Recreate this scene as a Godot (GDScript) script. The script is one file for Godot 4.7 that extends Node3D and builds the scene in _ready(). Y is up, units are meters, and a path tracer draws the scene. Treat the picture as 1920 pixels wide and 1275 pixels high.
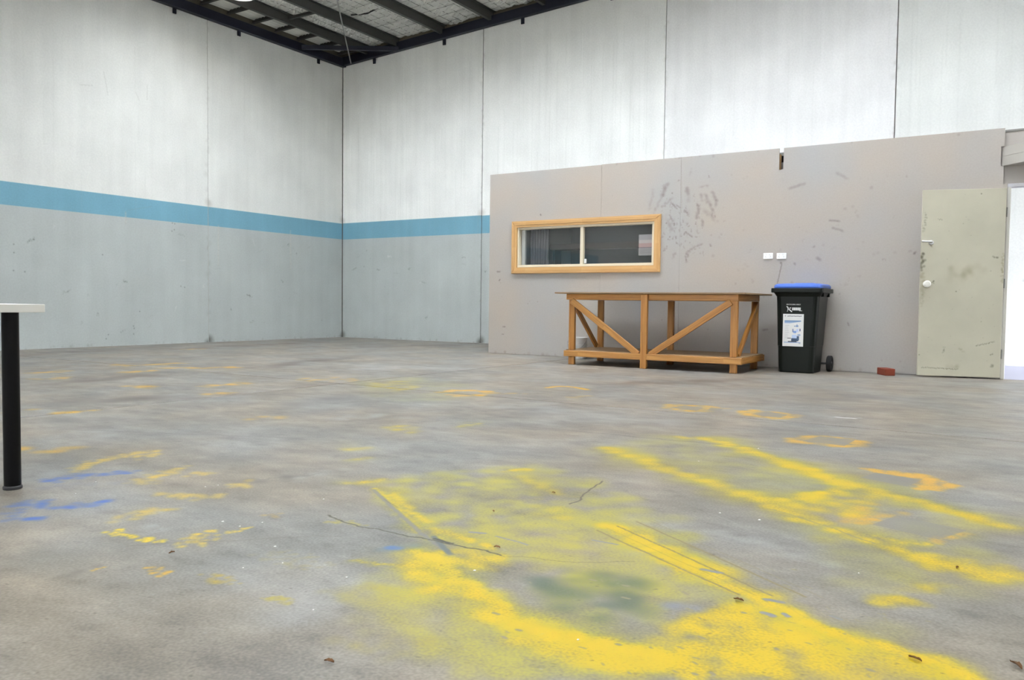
extends Node3D
# An empty warehouse corner with a paint-stained concrete floor, a grey partition, a timber workbench and a wheelie bin.

const EYE := Vector3(0, 0.74, 0)
const FOCAL := 1520.0
const BACK_Z := -12.5125
const LEFT_X := -12.1725
const PART_Z := -10.057
const RIGHT_X := 4.6
const SIDE_X := 2.3
const FRONT_Z := 9.0
const PART_TOP := 2.652
var cam_basis := Basis.from_euler(Vector3(-0.0445, 0.5649, 0.0119), EULER_ORDER_YXZ)
var rng := RandomNumberGenerator.new()
var names := {}
var M := {}

# ------------------------------------------------------------------ measuring
func ray(px: float, py: float) -> Vector3:
	return cam_basis * Vector3((px - 960.0) / FOCAL, -(py - 637.5) / FOCAL, -1.0)
func ground(px: float, py: float, h := 0.0) -> Vector3:
	var v := ray(px, py)
	return EYE + v * ((h - EYE.y) / v.y)
func on_z(px: float, py: float, z: float) -> Vector3:
	var v := ray(px, py)
	return EYE + v * (z / v.z)
func on_x(px: float, py: float, x: float) -> Vector3:
	var v := ray(px, py)
	return EYE + v * (x / v.x)

# ------------------------------------------------------------------ objects
func numbered(called: String) -> String:
	if not names.has(called):
		names[called] = 0
		return called
	names[called] += 1
	return "%s_%03d" % [called, names[called]]
func tag(o: Node3D, label: String, category := "", group := "", kind := "") -> Node3D:
	if label: o.set_meta("label", label)
	if category: o.set_meta("category", category)
	if group: o.set_meta("group", group)
	if kind: o.set_meta("kind", kind)
	return o
func thing(called: String, at := Vector3.ZERO, turn := 0.0) -> Node3D:
	var o := Node3D.new()
	o.name = numbered(called)
	o.position = at
	o.rotation.y = turn
	add_child(o)
	return o
func structure(called: String) -> Node3D:
	var o := Node3D.new()
	o.name = called
	o.set_meta("kind", "structure")
	add_child(o)
	return o
func obj(called: String, st: SurfaceTool, m: Material, parent: Node3D = null, xf := Transform3D()) -> MeshInstance3D:
	var o := MeshInstance3D.new()
	o.mesh = st.commit()
	o.material_override = m
	o.cast_shadow = GeometryInstance3D.SHADOW_CASTING_SETTING_ON
	o.transform = xf
	if parent:
		o.name = called
		parent.add_child(o, true)
	else:
		o.name = numbered(called)
		add_child(o)
	return o

# ------------------------------------------------------------------ shapes
func start() -> SurfaceTool:
	var st := SurfaceTool.new()
	st.begin(Mesh.PRIMITIVE_TRIANGLES)
	return st
func tri(st: SurfaceTool, a: Vector3, b: Vector3, c: Vector3, n := Vector3.ZERO, uv: Variant = null) -> void:
	# a, b, c counter-clockwise seen from outside; Godot wants clockwise
	var nn := n if n != Vector3.ZERO else (b - a).cross(c - a).normalized()
	for p: Vector3 in [a, c, b]:
		st.set_normal(nn)
		if uv != null:
			st.set_uv(uv.call(p))
		st.add_vertex(p)
func quad(st: SurfaceTool, a: Vector3, b: Vector3, c: Vector3, d: Vector3, uv: Variant = null) -> void:
	tri(st, a, b, c, Vector3.ZERO, uv)
	tri(st, a, c, d, Vector3.ZERO, uv)
# A box from lo to hi with edges chamfered by e.
func box(st: SurfaceTool, lo: Vector3, hi: Vector3, e := 0.003, uv: Variant = null, xf := Transform3D()) -> void:
	var c := (lo + hi) / 2.0
	var h := (hi - lo) / 2.0
	e = minf(e, minf(h.x, minf(h.y, h.z)) * 0.45)
	var face := func(ax: int, s: float, sx: float, sy: float) -> Vector3:
		var bx := (ax + 1) % 3
		var cx := (ax + 2) % 3
		var p := Vector3.ZERO
		p[ax] = h[ax] * s
		p[bx] = (h[bx] - e) * sx
		p[cx] = (h[cx] - e) * sy
		return xf * (c + p)
	for ax in 3:
		for s: float in [-1.0, 1.0]:
			var p := [face.call(ax, s, -1.0, -1.0), face.call(ax, s, 1.0, -1.0), face.call(ax, s, 1.0, 1.0), face.call(ax, s, -1.0, 1.0)]
			if s < 0: p.reverse()
			quad(st, p[0], p[1], p[2], p[3], uv)
	if e <= 0.0: return
	for ax in 3:
		var bx := (ax + 1) % 3
		for s: float in [-1.0, 1.0]:
			for t: float in [-1.0, 1.0]:
				# the edge between face ax,s and face bx,t ; runs along cx
				var a: Vector3 = face.call(ax, s, t, -1.0)
				var b: Vector3 = face.call(ax, s, t, 1.0)
				var d: Vector3 = face.call(bx, t, -1.0, s)
				var g: Vector3 = face.call(bx, t, 1.0, s)
				if s * t > 0: quad(st, a, d, g, b, uv)
				else: quad(st, b, g, d, a, uv)
	for sx: float in [-1.0, 1.0]:
		for sy: float in [-1.0, 1.0]:
			for sz: float in [-1.0, 1.0]:
				var a: Vector3 = face.call(0, sx, sy, sz)
				var b: Vector3 = face.call(1, sy, sz, sx)
				var d: Vector3 = face.call(2, sz, sx, sy)
				if sx * sy * sz > 0: tri(st, a, b, d, Vector3.ZERO, uv)
				else: tri(st, a, d, b, Vector3.ZERO, uv)
func basis_along(d: Vector3) -> Basis:
	var z := d.normalized()
	var x := (Vector3.UP if absf(z.y) < 0.95 else Vector3.RIGHT).cross(z).normalized()
	return Basis(x, z.cross(x), z)
func tube(st: SurfaceTool, pts: Array, r: float, seg := 10, caps := true) -> void:
	var rings := []
	for i in pts.size():
		var d: Vector3 = (pts[mini(i + 1, pts.size() - 1)] - pts[maxi(i - 1, 0)])
		var b := basis_along(d)
		var ring := []
		for k in seg:
			var a := TAU * k / seg
			ring.append([pts[i] + b.x * cos(a) * r + b.y * sin(a) * r, b.x * cos(a) + b.y * sin(a)])
		rings.append(ring)
	for i in pts.size() - 1:
		for k in seg:
			var k2 := (k + 1) % seg
			var q := [rings[i][k], rings[i][k2], rings[i + 1][k2], rings[i + 1][k]]
			for j: int in [0, 2, 1, 0, 3, 2]:
				st.set_normal(q[j][1]); st.add_vertex(q[j][0])
	if caps:
		for k in range(1, seg - 1):
			tri(st, rings[0][0][0], rings[0][k + 1][0], rings[0][k][0])
			var l: Array = rings[-1]
			tri(st, l[0][0], l[k][0], l[k + 1][0])
# profile: points (radius, y) from bottom outside upward; smooth where asked
func lathe(st: SurfaceTool, prof: Array, seg := 32, xf := Transform3D()) -> void:
	for i in prof.size() - 1:
		var a: Vector2 = prof[i]
		var b: Vector2 = prof[i + 1]
		var d := (b - a)
		if d.length() < 1e-6: continue
		var n2 := Vector2(d.y, -d.x).normalized()
		for k in seg:
			var t0 := TAU * k / seg
			var t1 := TAU * (k + 1) / seg
			var P := func(p: Vector2, t: float) -> Vector3: return xf * Vector3(p.x * cos(t), p.y, p.x * sin(t))
			var N := func(t: float) -> Vector3: return (xf.basis * Vector3(n2.x * cos(t), n2.y, n2.x * sin(t))).normalized()
			var v := [[P.call(a, t0), N.call(t0)], [P.call(a, t1), N.call(t1)], [P.call(b, t1), N.call(t1)], [P.call(b, t0), N.call(t0)]]
			for j: int in [0, 1, 2, 0, 2, 3]:
				if (j == 1 or j == 0) and a.x < 1e-6 and false: continue
				st.set_normal(v[j][1]); st.add_vertex(v[j][0])
# extrude a polygon lying in x,y from z0 to z1
func extrude(st: SurfaceTool, poly: PackedVector2Array, z0: float, z1: float, uv: Variant = null, xf := Transform3D()) -> void:
	var p := poly.duplicate()
	if Geometry2D.is_polygon_clockwise(p): p.reverse()
	var idx := Geometry2D.triangulate_polygon(p)
	for i in range(0, idx.size(), 3):
		var a := p[idx[i]]; var b := p[idx[i + 1]]; var c := p[idx[i + 2]]
		if (b - a).cross(c - a) < 0:
			var s := b; b = c; c = s
		tri(st, xf * Vector3(a.x, a.y, z1), xf * Vector3(b.x, b.y, z1), xf * Vector3(c.x, c.y, z1), Vector3.ZERO, uv)
		tri(st, xf * Vector3(a.x, a.y, z0), xf * Vector3(c.x, c.y, z0), xf * Vector3(b.x, b.y, z0), Vector3.ZERO, uv)
	for i in p.size():
		var a := p[i]; var b := p[(i + 1) % p.size()]
		quad(st, xf * Vector3(a.x, a.y, z0), xf * Vector3(b.x, b.y, z0), xf * Vector3(b.x, b.y, z1), xf * Vector3(a.x, a.y, z1), uv)
# rounded-rectangle sections stacked along y: each [y, half width, half depth, radius, centre z]
func loft(st: SurfaceTool, secs: Array, corner := 5, cap_bottom := true, cap_top := true) -> void:
	var rings := []
	for s: Array in secs:
		var ring := []
		for q in 4:
			var sx: float = [1, -1, -1, 1][q]
			var sz: float = [1, 1, -1, -1][q]
			for k in corner:
				var a := PI / 2.0 * (q + float(k) / (corner - 1))
				ring.append(Vector3(sx * (s[1] - s[3]) + cos(a) * s[3], s[0], sz * (s[2] - s[3]) + sin(a) * s[3] + (s[4] if s.size() > 4 else 0.0)))
		rings.append(ring)
	var n: int = rings[0].size()
	for i in rings.size() - 1:
		for k in n:
			var k2 := (k + 1) % n
			var a: Vector3 = rings[i][k]; var b: Vector3 = rings[i][k2]; var c: Vector3 = rings[i + 1][k2]; var d: Vector3 = rings[i + 1][k]
			if (b - a).length() < 1e-6: continue
			quad(st, a, d, c, b)
	for k in range(1, n - 1):
		if cap_bottom: tri(st, rings[0][0], rings[0][k], rings[0][k + 1])
		if cap_top: tri(st, rings[-1][0], rings[-1][k + 1], rings[-1][k])

# ------------------------------------------------------------------ materials
func mat(col: Color, rough := 0.7, metal := 0.0) -> StandardMaterial3D:
	var m := StandardMaterial3D.new()
	m.albedo_color = col
	m.roughness = rough
	m.metallic = metal
	return m
func c8(r: float, g: float, b: float) -> Color:
	return Color(r / 255.0, g / 255.0, b / 255.0)
func f8(r: float, g: float, b: float) -> Color:
	return c8(r * 0.76, g * 0.76, b * 0.76)
func noise(seed_: int, freq: float, oct := 4, type := FastNoiseLite.TYPE_SIMPLEX_SMOOTH) -> FastNoiseLite:
	var n := FastNoiseLite.new()
	n.seed = seed_
	n.frequency = freq
	n.noise_type = type
	n.fractal_octaves = oct
	return n
# a bytes-per-pixel noise field of w x h, made at 1/div and enlarged
func field(w: int, h: int, n: FastNoiseLite, div := 1, stretch := Vector2.ONE) -> PackedByteArray:
	var im := n.get_image(maxi(8, int(w / div / stretch.x)), maxi(8, int(h / div / stretch.y)), false, false, true)
	im.convert(Image.FORMAT_L8)
	im.resize(w, h, Image.INTERPOLATE_CUBIC)
	return im.get_data()
func textured(im: Image, rough := 0.7, spec := 0.5) -> StandardMaterial3D:
	var m := mat(Color.WHITE, rough)
	m.albedo_texture = ImageTexture.create_from_image(im)
	m.metallic_specular = spec
	return m
func wood(seed_: int, dark: Color, light: Color, rough := 0.5) -> StandardMaterial3D:
	var w := 256
	var a := field(w, w, noise(seed_, 0.02, 3), 1, Vector2(8, 1))
	var b := field(w, w, noise(seed_ + 1, 0.12, 2), 1, Vector2(10, 1))
	var im := Image.create(w, w, false, Image.FORMAT_RGB8)
	for y in w:
		for x in w:
			var i := y * w + x
			var t := clampf(a[i] / 255.0 * 0.75 + b[i] / 255.0 * 0.45 - 0.1, 0, 1)
			im.set_pixel(x, y, dark.lerp(light, t))
	var m := mat(Color.WHITE, rough)
	m.albedo_texture = ImageTexture.create_from_image(im)
	m.uv1_triplanar = true
	m.uv1_scale = Vector3(1.1, 5.0, 5.0)
	return m

# ------------------------------------------------------------------ painting marks on surfaces
var brushes := {}
func brush(col: Color, alpha: float, r: int, hard: float) -> Image:
	var key := "%s %.3f %d %.2f" % [col.to_html(), alpha, r, hard]
	if brushes.has(key): return brushes[key]
	var n := clampi(r * 2, 3, 48)
	var im := Image.create(n, n, false, Image.FORMAT_RGBA8)
	for y in n:
		for x in n:
			var d := Vector2((x + 0.5) / n * 2.0 - 1.0, (y + 0.5) / n * 2.0 - 1.0).length()
			im.set_pixel(x, y, Color(col.r, col.g, col.b, alpha * (1.0 - smoothstep(hard, 1.0, d))))
	if n != r * 2: im.resize(maxi(r * 2, 2), maxi(r * 2, 2), Image.INTERPOLATE_BILINEAR)
	brushes[key] = im
	return im
# surfaces: {im: Image (RGBA layer), map: Callable(world) -> pixel, ppm}
func stroke(surfs: Array, pts: Array, col: Color, alpha: float, r: float, hard := 0.0, jitter := 0.15, step := 0.4) -> void:
	for s: Dictionary in surfs:
		var ri := maxi(1, int(round(r * s.ppm)))
		var br := brush(col, alpha, ri, hard)
		var rect := Rect2i(0, 0, br.get_width(), br.get_height())
		var size: Vector2i = s.im.get_size()
		var local := RandomNumberGenerator.new()
		local.seed = hash(pts) % 100000
		for i in maxi(1, pts.size() - 1):
			var a: Vector3 = pts[i]
			var b: Vector3 = pts[mini(i + 1, pts.size() - 1)]
			var n := maxi(1, int(a.distance_to(b) / maxf(r * step, 0.8 / s.ppm)))
			for k in n:
				var p: Vector3 = a.lerp(b, (k + 0.5) / n)
				var q: Vector2 = s.map.call(p) + Vector2(local.randfn(), local.randfn()) * jitter * ri
				if q.x > -ri and q.y > -ri and q.x < size.x + ri and q.y < size.y + ri:
					s.im.blend_rect(br, rect, Vector2i(int(q.x) - ri, int(q.y) - ri))
func pixels(text: String) -> Array:
	var out := []
	for w in text.split(" ", false):
		var xy := w.split(",")
		out.append(Vector2(float(xy[0]), float(xy[1])))
	return out
func on_floor(text: String) -> Array:
	return pixels(text).map(func(p: Vector2) -> Vector3: return ground(p.x, p.y))
func on_partition(text: String) -> Array:
	return pixels(text).map(func(p: Vector2) -> Vector3: return on_z(p.x, p.y, PART_Z))
func new_layer(w: int, h: int) -> Image:
	var im := Image.create(w, h, false, Image.FORMAT_RGBA8)
	im.fill(Color(0.5, 0.5, 0.5, 0))
	return im

# ------------------------------------------------------------------ the floor
var slabs := []
func slab(x0: float, z0: float, x1: float, z1: float, ppm: float) -> Dictionary:
	var w := int((x1 - x0) * ppm)
	var h := int((z1 - z0) * ppm)
	var s := {"x0": x0, "z0": z0, "x1": x1, "z1": z1, "ppm": ppm, "w": w, "h": h, "im": new_layer(w, h), "top": new_layer(w, h)}
	s.map = func(p: Vector3) -> Vector2: return Vector2((p.x - x0) * ppm, (p.z - z0) * ppm)
	slabs.append(s)
	return s
func paint(text: String, col: Color, alpha: float, r: float, hard := 0.0, jitter := 0.25, step := 0.4) -> void:
	stroke(slabs, on_floor(text), col, alpha, r, hard, jitter, step)
func patch(text: String, col: Color, alpha: float, r: float, n: int, hard := 0.0) -> void:
	# random dabs inside a polygon given by its corners in the photograph
	var poly := PackedVector2Array()
	for p: Vector3 in on_floor(text): poly.append(Vector2(p.x, p.z))
	var lo := poly[0]; var hi := poly[0]
	for p in poly:
		lo = lo.min(p); hi = hi.max(p)
	var local := RandomNumberGenerator.new()
	local.seed = hash(text) % 99991
	var done := 0
	for i in n * 30:
		if done >= n: break
		var q := Vector2(local.randf_range(lo.x, hi.x), local.randf_range(lo.y, hi.y))
		if Geometry2D.is_point_in_polygon(q, poly):
			done += 1
			stroke(slabs, [Vector3(q.x, 0, q.y)], col, alpha, r * local.randf_range(0.7, 1.3), hard, 0.0)
func top_line(text: String, col: Color, alpha: float, r: float, wobble := 0.0) -> void:
	var pts := on_floor(text)
	if wobble > 0.0:
		var fine := []
		var n := noise(hash(text) % 999, 6.0, 3)
		for i in pts.size() - 1:
			for k in 24:
				var p: Vector3 = pts[i].lerp(pts[i + 1], k / 24.0)
				fine.append(p + Vector3(n.get_noise_2d(p.x, p.z), 0, n.get_noise_2d(p.z + 40.0, p.x)) * wobble)
		fine.append(pts[-1])
		pts = fine
	var tops := slabs.map(func(s: Dictionary) -> Dictionary: return {"im": s.top, "map": s.map, "ppm": s.ppm})
	stroke(tops, pts, col, alpha, r, 0.3, 0.05, 0.6)
func hole(text: String, alpha := 0.8) -> void:
	# bare concrete left where a stencil lay
	var poly := PackedVector2Array()
	for p: Vector3 in on_floor(text): poly.append(Vector2(p.x, p.z))
	for s: Dictionary in slabs:
		var q := PackedVector2Array()
		for p in poly: q.append(s.map.call(Vector3(p.x, 0, p.y)))
		var lo := q[0]; var hi := q[0]
		for p in q:
			lo = lo.min(p); hi = hi.max(p)
		for y in range(maxi(0, int(lo.y)), mini(s.h, int(hi.y) + 1)):
			for x in range(maxi(0, int(lo.x)), mini(s.w, int(hi.x) + 1)):
				if Geometry2D.is_point_in_polygon(Vector2(x, y), q):
					s.top.set_pixel(x, y, Color(0.49, 0.48, 0.46, alpha))
func finish_slab(s: Dictionary, seed_: int) -> Image:
	var w: int = s.w
	var h: int = s.h
	var ppm: float = s.ppm
	var cloud := field(w, h, noise(seed_, 1.1 / (ppm / 8.0), 4), 8)
	var tint := field(w, h, noise(seed_ + 7, 0.9 / (ppm / 8.0), 3), 8)
	var mid := field(w, h, noise(seed_ + 13, 5.0 / (ppm / 2.0), 4), 2, Vector2(1.8, 1))
	var fine := field(w, h, noise(seed_ + 23, 90.0 / ppm, 3))
	var pat := field(w, h, noise(seed_ + 31, 9.0 / (ppm / 2.0), 5), 2, Vector2(1.5, 1))
	var L: PackedByteArray = s.im.get_data()
	var T: PackedByteArray = s.top.get_data()
	var out := PackedByteArray()
	out.resize(w * h * 3)
	var warm := M.floor_warm as Color
	var cool := M.floor_cool as Color
	var o := 0
	var j := 0
	for i in w * h:
		var g := fine[i]
		var v := 1.0 + (cloud[i] - 128) * 0.0009 + (mid[i] - 128) * 0.0008 + (g - 128) * 0.0011
		var pt := pat[i]
		if pt > 158: v -= (pt - 158) * 0.0014
		elif pt < 92: v += (92 - pt) * 0.0012
		var t := clampf((tint[i] - 128) * 0.006 + 0.5, 0.0, 1.0)
		var r := lerpf(warm.r, cool.r, t) * v
		var gg := lerpf(warm.g, cool.g, t) * v
		var b := lerpf(warm.b, cool.b, t) * v
		var a := L[j + 3]
		if a > 0:
			var nf := g * 0.0023 + mid[i] * 0.0019
			var k := clampf(a * 0.0058 * (0.22 + nf), 0.0, 0.96)
			r += (L[j] / 255.0 - r) * k
			gg += (L[j + 1] / 255.0 - gg) * k
			b += (L[j + 2] / 255.0 - b) * k
		a = T[j + 3]
		if a > 0:
			var k := a / 255.0
			r += (T[j] / 255.0 - r) * k
			gg += (T[j + 1] / 255.0 - gg) * k
			b += (T[j + 2] / 255.0 - b) * k
		out[o] = clampi(int(r * 255.0), 0, 255)
		out[o + 1] = clampi(int(gg * 255.0), 0, 255)
		out[o + 2] = clampi(int(b * 255.0), 0, 255)
		o += 3
		j += 4
	return Image.create_from_data(w, h, false, Image.FORMAT_RGB8, out)

func spray(text: String, alpha: float, r: float) -> void:
	# a spray-can pass: dense yellow core in a wide greenish mist
	paint(text, c8(164, 158, 62), alpha * 0.42, r * 2.4, 0.0, 0.5)
	paint(text, c8(192, 172, 30), alpha * 0.45, r * 1.5, 0.0, 0.5)
	paint(text, c8(212, 178, 10), alpha * 0.9, r * 0.85, 0.1, 0.35)
func floor_marks() -> void:
	var Y := c8(208, 176, 14)      # bright yellow spray
	var O := c8(204, 156, 54)      # orange-yellow stencil paint
	var H := c8(172, 162, 68)      # thin greenish haze of overspray
	var W := f8(206, 206, 204)     # whitish cement dust
	var B := c8(66, 98, 172)
	var D := f8(120, 117, 112)     # dark dirt
	var G := f8(104, 124, 104)     # green-grey
	# dirt and pale areas, far
	for e: String in ["30,668 120,662 220,656", "330,655 460,648 620,640", "700,650 820,647 900,650", "120,715 300,705", "500,690 640,672", "160,752 260,745 360,738", "1300,712 1420,716", "1180,716 1300,722"]:
		paint(e, f8(128, 112, 100), 0.35, 0.22, 0.0, 0.6)
	for e: Array in [["40,664 200,654 330,650", 0.22, 0.14], ["200,700 420,690", 0.16, 0.25], ["60,760 320,745", 0.16, 0.22], ["90,790 230,795", 0.2, 0.2], ["560,770 640,740", 0.14, 0.2], ["640,770 760,760", 0.16, 0.2], ["330,672 480,664", 0.18, 0.16], ["520,655 640,648", 0.18, 0.14], ["860,645 905,643", 0.4, 0.1], ["1450,740 1640,745 1740,760", 0.14, 0.25], ["1560,750 1700,748", 0.15, 0.2], ["450,905 580,890", 0.25, 0.05], ["130,1080 170,1065", 0.25, 0.03]]:
		paint(e[0], D, e[1], e[2], 0.0, 0.6)
	for e: Array in [["60,772 130,776", 0.3, 0.1], ["120,810 420,815", 0.16, 0.12], ["650,693 760,689 830,691", 0.3, 0.12], ["760,692 850,692", 0.25, 0.06], ["900,765 1060,762", 0.22, 0.15], ["640,780 720,778", 0.3, 0.12], ["60,690 180,690", 0.18, 0.2], ["1150,780 1260,800", 0.2, 0.25], ["1300,740 1400,735", 0.18, 0.2], ["400,1060 520,1130 560,1180", 0.18, 0.12], ["260,990 300,1000", 0.3, 0.04], ["560,900 620,880", 0.22, 0.05], ["40,900 110,880", 0.2, 0.08], ["1230,980 1400,1010 1600,1080", 0.15, 0.05], ["1560,782 1605,784", 0.9, 0.03], ["1085,690 1122,691", 0.8, 0.03], ["1860,720 1910,740", 0.2, 0.1]]:
		paint(e[0], W, e[1], e[2], 0.1, 0.6)
	# broad overspray haze
	patch("700,915 820,880 1000,872 1150,910 1290,980 1330,1060 1100,1090 900,1050 790,1000", H, 0.30, 0.085, 210)
	patch("860,960 1000,920 1120,980 1180,1040 1000,1050", H, 0.22, 0.05, 110)
	patch("1020,890 1080,930 1060,990 960,960", Y, 0.10, 0.05, 30)
	patch("1120,830 1300,820 1500,870 1700,935 1920,990 1920,1070 1700,1040 1480,960 1250,900", H, 0.163, 0.13, 90)
	patch("690,1120 800,1060 1000,1150 1300,1260 1000,1275 800,1230", H, 0.251, 0.07, 110)
	patch("1240,1040 1330,1080 1240,1170 1060,1170 1000,1080", H, 0.188, 0.08, 70)
	patch("640,715 760,705 860,712 900,745 760,755 660,740", f8(205, 200, 110), 0.12, 0.2, 60)
	patch("690,900 800,885 960,900 1010,1000 900,1040 800,1010 760,960", H, 0.198, 0.06, 90)
	patch("640,1090 760,1060 850,1130 760,1200 660,1180", H, 0.106, 0.05, 60)
	patch("780,1190 1000,1200 1100,1270 860,1275", H, 0.198, 0.05, 60)
	patch("1560,1020 1740,1060 1900,1110 1700,1140 1560,1110", H, 0.075, 0.1, 40)
	# the strong diagonal in the foreground
	spray("775,1035 817,1046 847,1077 893,1107 933,1140 983,1167 1033,1187 1100,1200 1233,1224", 0.55, 0.04)
	spray("760,1040 830,1090 900,1140 1000,1190 1120,1220 1260,1236", 0.22, 0.085)
	patch("750,1065 800,1045 850,1085 850,1108 790,1110", Y, 0.26, 0.04, 30)
	patch("880,1140 1000,1180 1240,1225 1400,1250 1200,1270 1000,1230", Y, 0.3, 0.05, 60)
	patch("1240,1190 1320,1150 1420,1120 1520,1170 1640,1210 1500,1260 1300,1275 1200,1240", Y, 0.38, 0.05, 150)
	patch("1360,1180 1500,1190 1760,1250 1830,1275 1400,1275", Y, 0.24, 0.06, 80)
	spray("1240,1046 1330,1082 1417,1117 1523,1168 1640,1208 1736,1240 1850,1278", 0.5, 0.045)
	spray("1130,984 1200,1010 1270,1046 1350,1085", 0.5, 0.05)
	patch("1120,980 1200,990 1350,1060 1480,1130 1420,1130 1260,1070", Y, 0.24, 0.05, 60)
	spray("813,990 860,1005 920,1030", 0.3, 0.035)
	patch("780,1040 850,1030 960,1045 930,1070 850,1060", Y, 0.28, 0.045, 35)
	spray("655,907 700,903 720,900", 0.3, 0.045)
	spray("700,915 740,945 790,1000", 0.24, 0.025)
	spray("735,925 770,955 800,980", 0.25, 0.03)
	spray("940,882 1000,880", 0.3, 0.04)
	spray("970,895 1010,905 1050,925", 0.16, 0.06)
	spray("660,1050 720,1058 760,1062", 0.22, 0.018)
	patch("600,1110 700,1085 760,1120 700,1150", f8(210, 190, 90), 0.1, 0.035, 40)
	patch("620,1200 780,1180 860,1225 700,1240", f8(210, 190, 90), 0.1, 0.035, 40)
	# upper right bands
	spray("1286,819 1357,830 1462,864 1526,886 1575,901 1669,931 1762,952 1912,991", 0.36, 0.075)
	spray("1460,864 1530,890 1600,915", 0.35, 0.08)
	spray("1130,838 1200,862 1256,882 1312,901 1380,924 1432,939", 0.3, 0.088)
	spray("1380,925 1432,937 1481,935 1537,925 1590,915", 0.4, 0.055)
	patch("1440,945 1540,925 1660,930 1640,960 1560,975", Y, 0.26, 0.06, 50)
	spray("1417,939 1488,964 1559,992 1622,1012 1700,1035 1771,1058 1912,1086", 0.36, 0.062)
	patch("1640,1020 1760,1040 1920,1065 1920,1095 1760,1075", Y, 0.26, 0.05, 45)
	patch("1600,950 1660,940 1640,990 1560,985", O, 0.2, 0.04, 25)
	paint("1610,985 1650,968 1700,962", O, 0.25, 0.035, 0.1, 0.4)
	paint("1750,1016 1790,1005 1815,1000", O, 0.3, 0.03, 0.1, 0.4)
	spray("1640,1005 1700,1018 1760,1022", 0.25, 0.025)
	patch("1620,1120 1680,1112 1740,1135 1640,1138", Y, 0.16, 0.04, 26)
	patch("1680,1108 1760,1090 1800,1100 1740,1112", Y, 0.08, 0.04, 20)
	# stencilled boxes
	patch("1474,821 1526,815 1630,827 1622,839 1549,837 1482,830", O, 0.34, 0.05, 130)
	hole("1503,826 1537,818 1603,825 1583,836")
	patch("1384,771 1410,768 1504,778 1490,786 1458,787 1398,779", O, 0.34, 0.05, 110)
	hole("1405,776 1435,771 1478,777 1461,783")
	patch("1234,763 1251,757 1328,761 1371,766 1328,772 1272,771", O, 0.28, 0.05, 120)
	hole("1256,764 1282,760 1318,764 1306,770")
	hole("1332,764 1356,766 1350,770 1326,769")
	patch("1605,877 1653,880 1733,890 1796,911 1765,920 1716,918 1728,900 1642,886", O, 0.4, 0.035, 170)
	hole("1642,886 1728,899 1700,912 1612,895")
	paint("1024,727 1050,724 1080,726 1102,731", O, 0.700, 0.049, 0.25, 0.2)
	paint("1064,745 1105,742", O, 0.22, 0.06, 0.1, 0.5)
	paint("832,735 860,731 915,734 920,738", O, 0.560, 0.073, 0.2, 0.4)
	paint("840,740 880,742 915,740", O, 0.490, 0.065, 0.2, 0.4)
	paint("940,738 972,738", O, 0.25, 0.05, 0.1, 0.5)
	patch("545,711 600,706 680,709 672,716 590,718", O, 0.35, 0.07, 26)
	patch("690,718 760,714 790,726 740,736 700,728", Y, 0.2, 0.1, 30)
	patch("720,802 770,796 800,806 770,812", Y, 0.2, 0.06, 16)
	spray("860,800 905,794", 0.18, 0.04)
	spray("635,845 690,838", 0.12, 0.07)
	spray("650,862 700,860", 0.12, 0.06)
	paint("640,785 715,778", W, 0.25, 0.08, 0.1, 0.5)
	# worn patches on the left
	for e: String in ["55,700 130,696", "75,711 125,708", "270,685 345,680", "225,699 300,694", "300,690 380,690 440,688", "240,724 295,726", "40,770 55,769", "100,772 145,773", "45,841 75,842", "95,846 140,843", "355,655 385,654", "380,724 470,718", "485,786 510,785", "390,740 425,737", "425,690 445,689", "205,684 240,686"]:
		paint(e, O, 0.42, 0.08, 0.0, 0.6, 0.25)
	for e: String in ["145,883 160,870 200,862 250,850 300,846", "255,858 300,852", "255,902 300,890 340,875", "250,905 290,905", "355,889 395,888", "440,915 460,905", "305,926 345,930 380,932 425,928", "240,972 265,963 315,953", "222,975 232,975"]:
		paint(e, c8(200, 166, 66), 0.32, 0.034, 0.0, 0.6, 0.25)
	patch("195,998 230,992 250,1006 310,1010 318,1018 240,1014", c8(214, 184, 44), 0.7, 0.018, 30)
	patch("320,1012 395,990 420,1006 380,1026 330,1030", c8(212, 176, 56), 0.4, 0.02, 34)
	paint("430,1000 470,990", c8(212, 176, 56), 0.5, 0.014, 0.1, 0.5)
	patch("270,1064 300,1062 330,1072 290,1084", O, 0.5, 0.013, 20)
	patch("372,1074 430,1080 460,1096 400,1098", f8(224, 190, 76), 0.35, 0.016, 26)
	paint("172,1070 195,1064", O, 0.45, 0.01, 0.1, 0.5)
	patch("450,1040 560,1030 640,1060 560,1070", f8(214, 190, 90), 0.14, 0.02, 40)
	patch("480,1120 560,1118 540,1135", f8(224, 200, 76), 0.3, 0.014, 24)
	paint("610,980 640,978 680,985", f8(226, 200, 70), 0.3, 0.018, 0.1, 0.6)
	paint("495,970 515,962", O, 0.2, 0.02, 0.1, 0.6)
	# blue and green
	for e: String in ["95,905 115,896 150,890", "150,893 170,892 245,885", "35,950 62,942 80,950", "100,955 130,952 165,945 205,938", "20,970 45,966", "50,975 85,972"]:
		paint(e, B, 0.4, 0.034, 0.0, 0.6, 0.25)
	paint("0,963 40,960", B, 0.25, 0.03, 0.0, 0.5)
	paint("60,915 110,910 300,905", f8(150, 160, 185), 0.12, 0.05, 0.0, 0.5)
	paint("725,1026 750,1028", c8(74, 110, 185), 0.6, 0.03, 0.1, 0.3)
	paint("700,1030 800,1022", f8(130, 155, 175), 0.2, 0.04, 0.0, 0.4)
	patch("1000,1085 1080,1065 1180,1075 1240,1110 1210,1160 1100,1165 1040,1140", G, 0.17, 0.06, 70)
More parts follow.
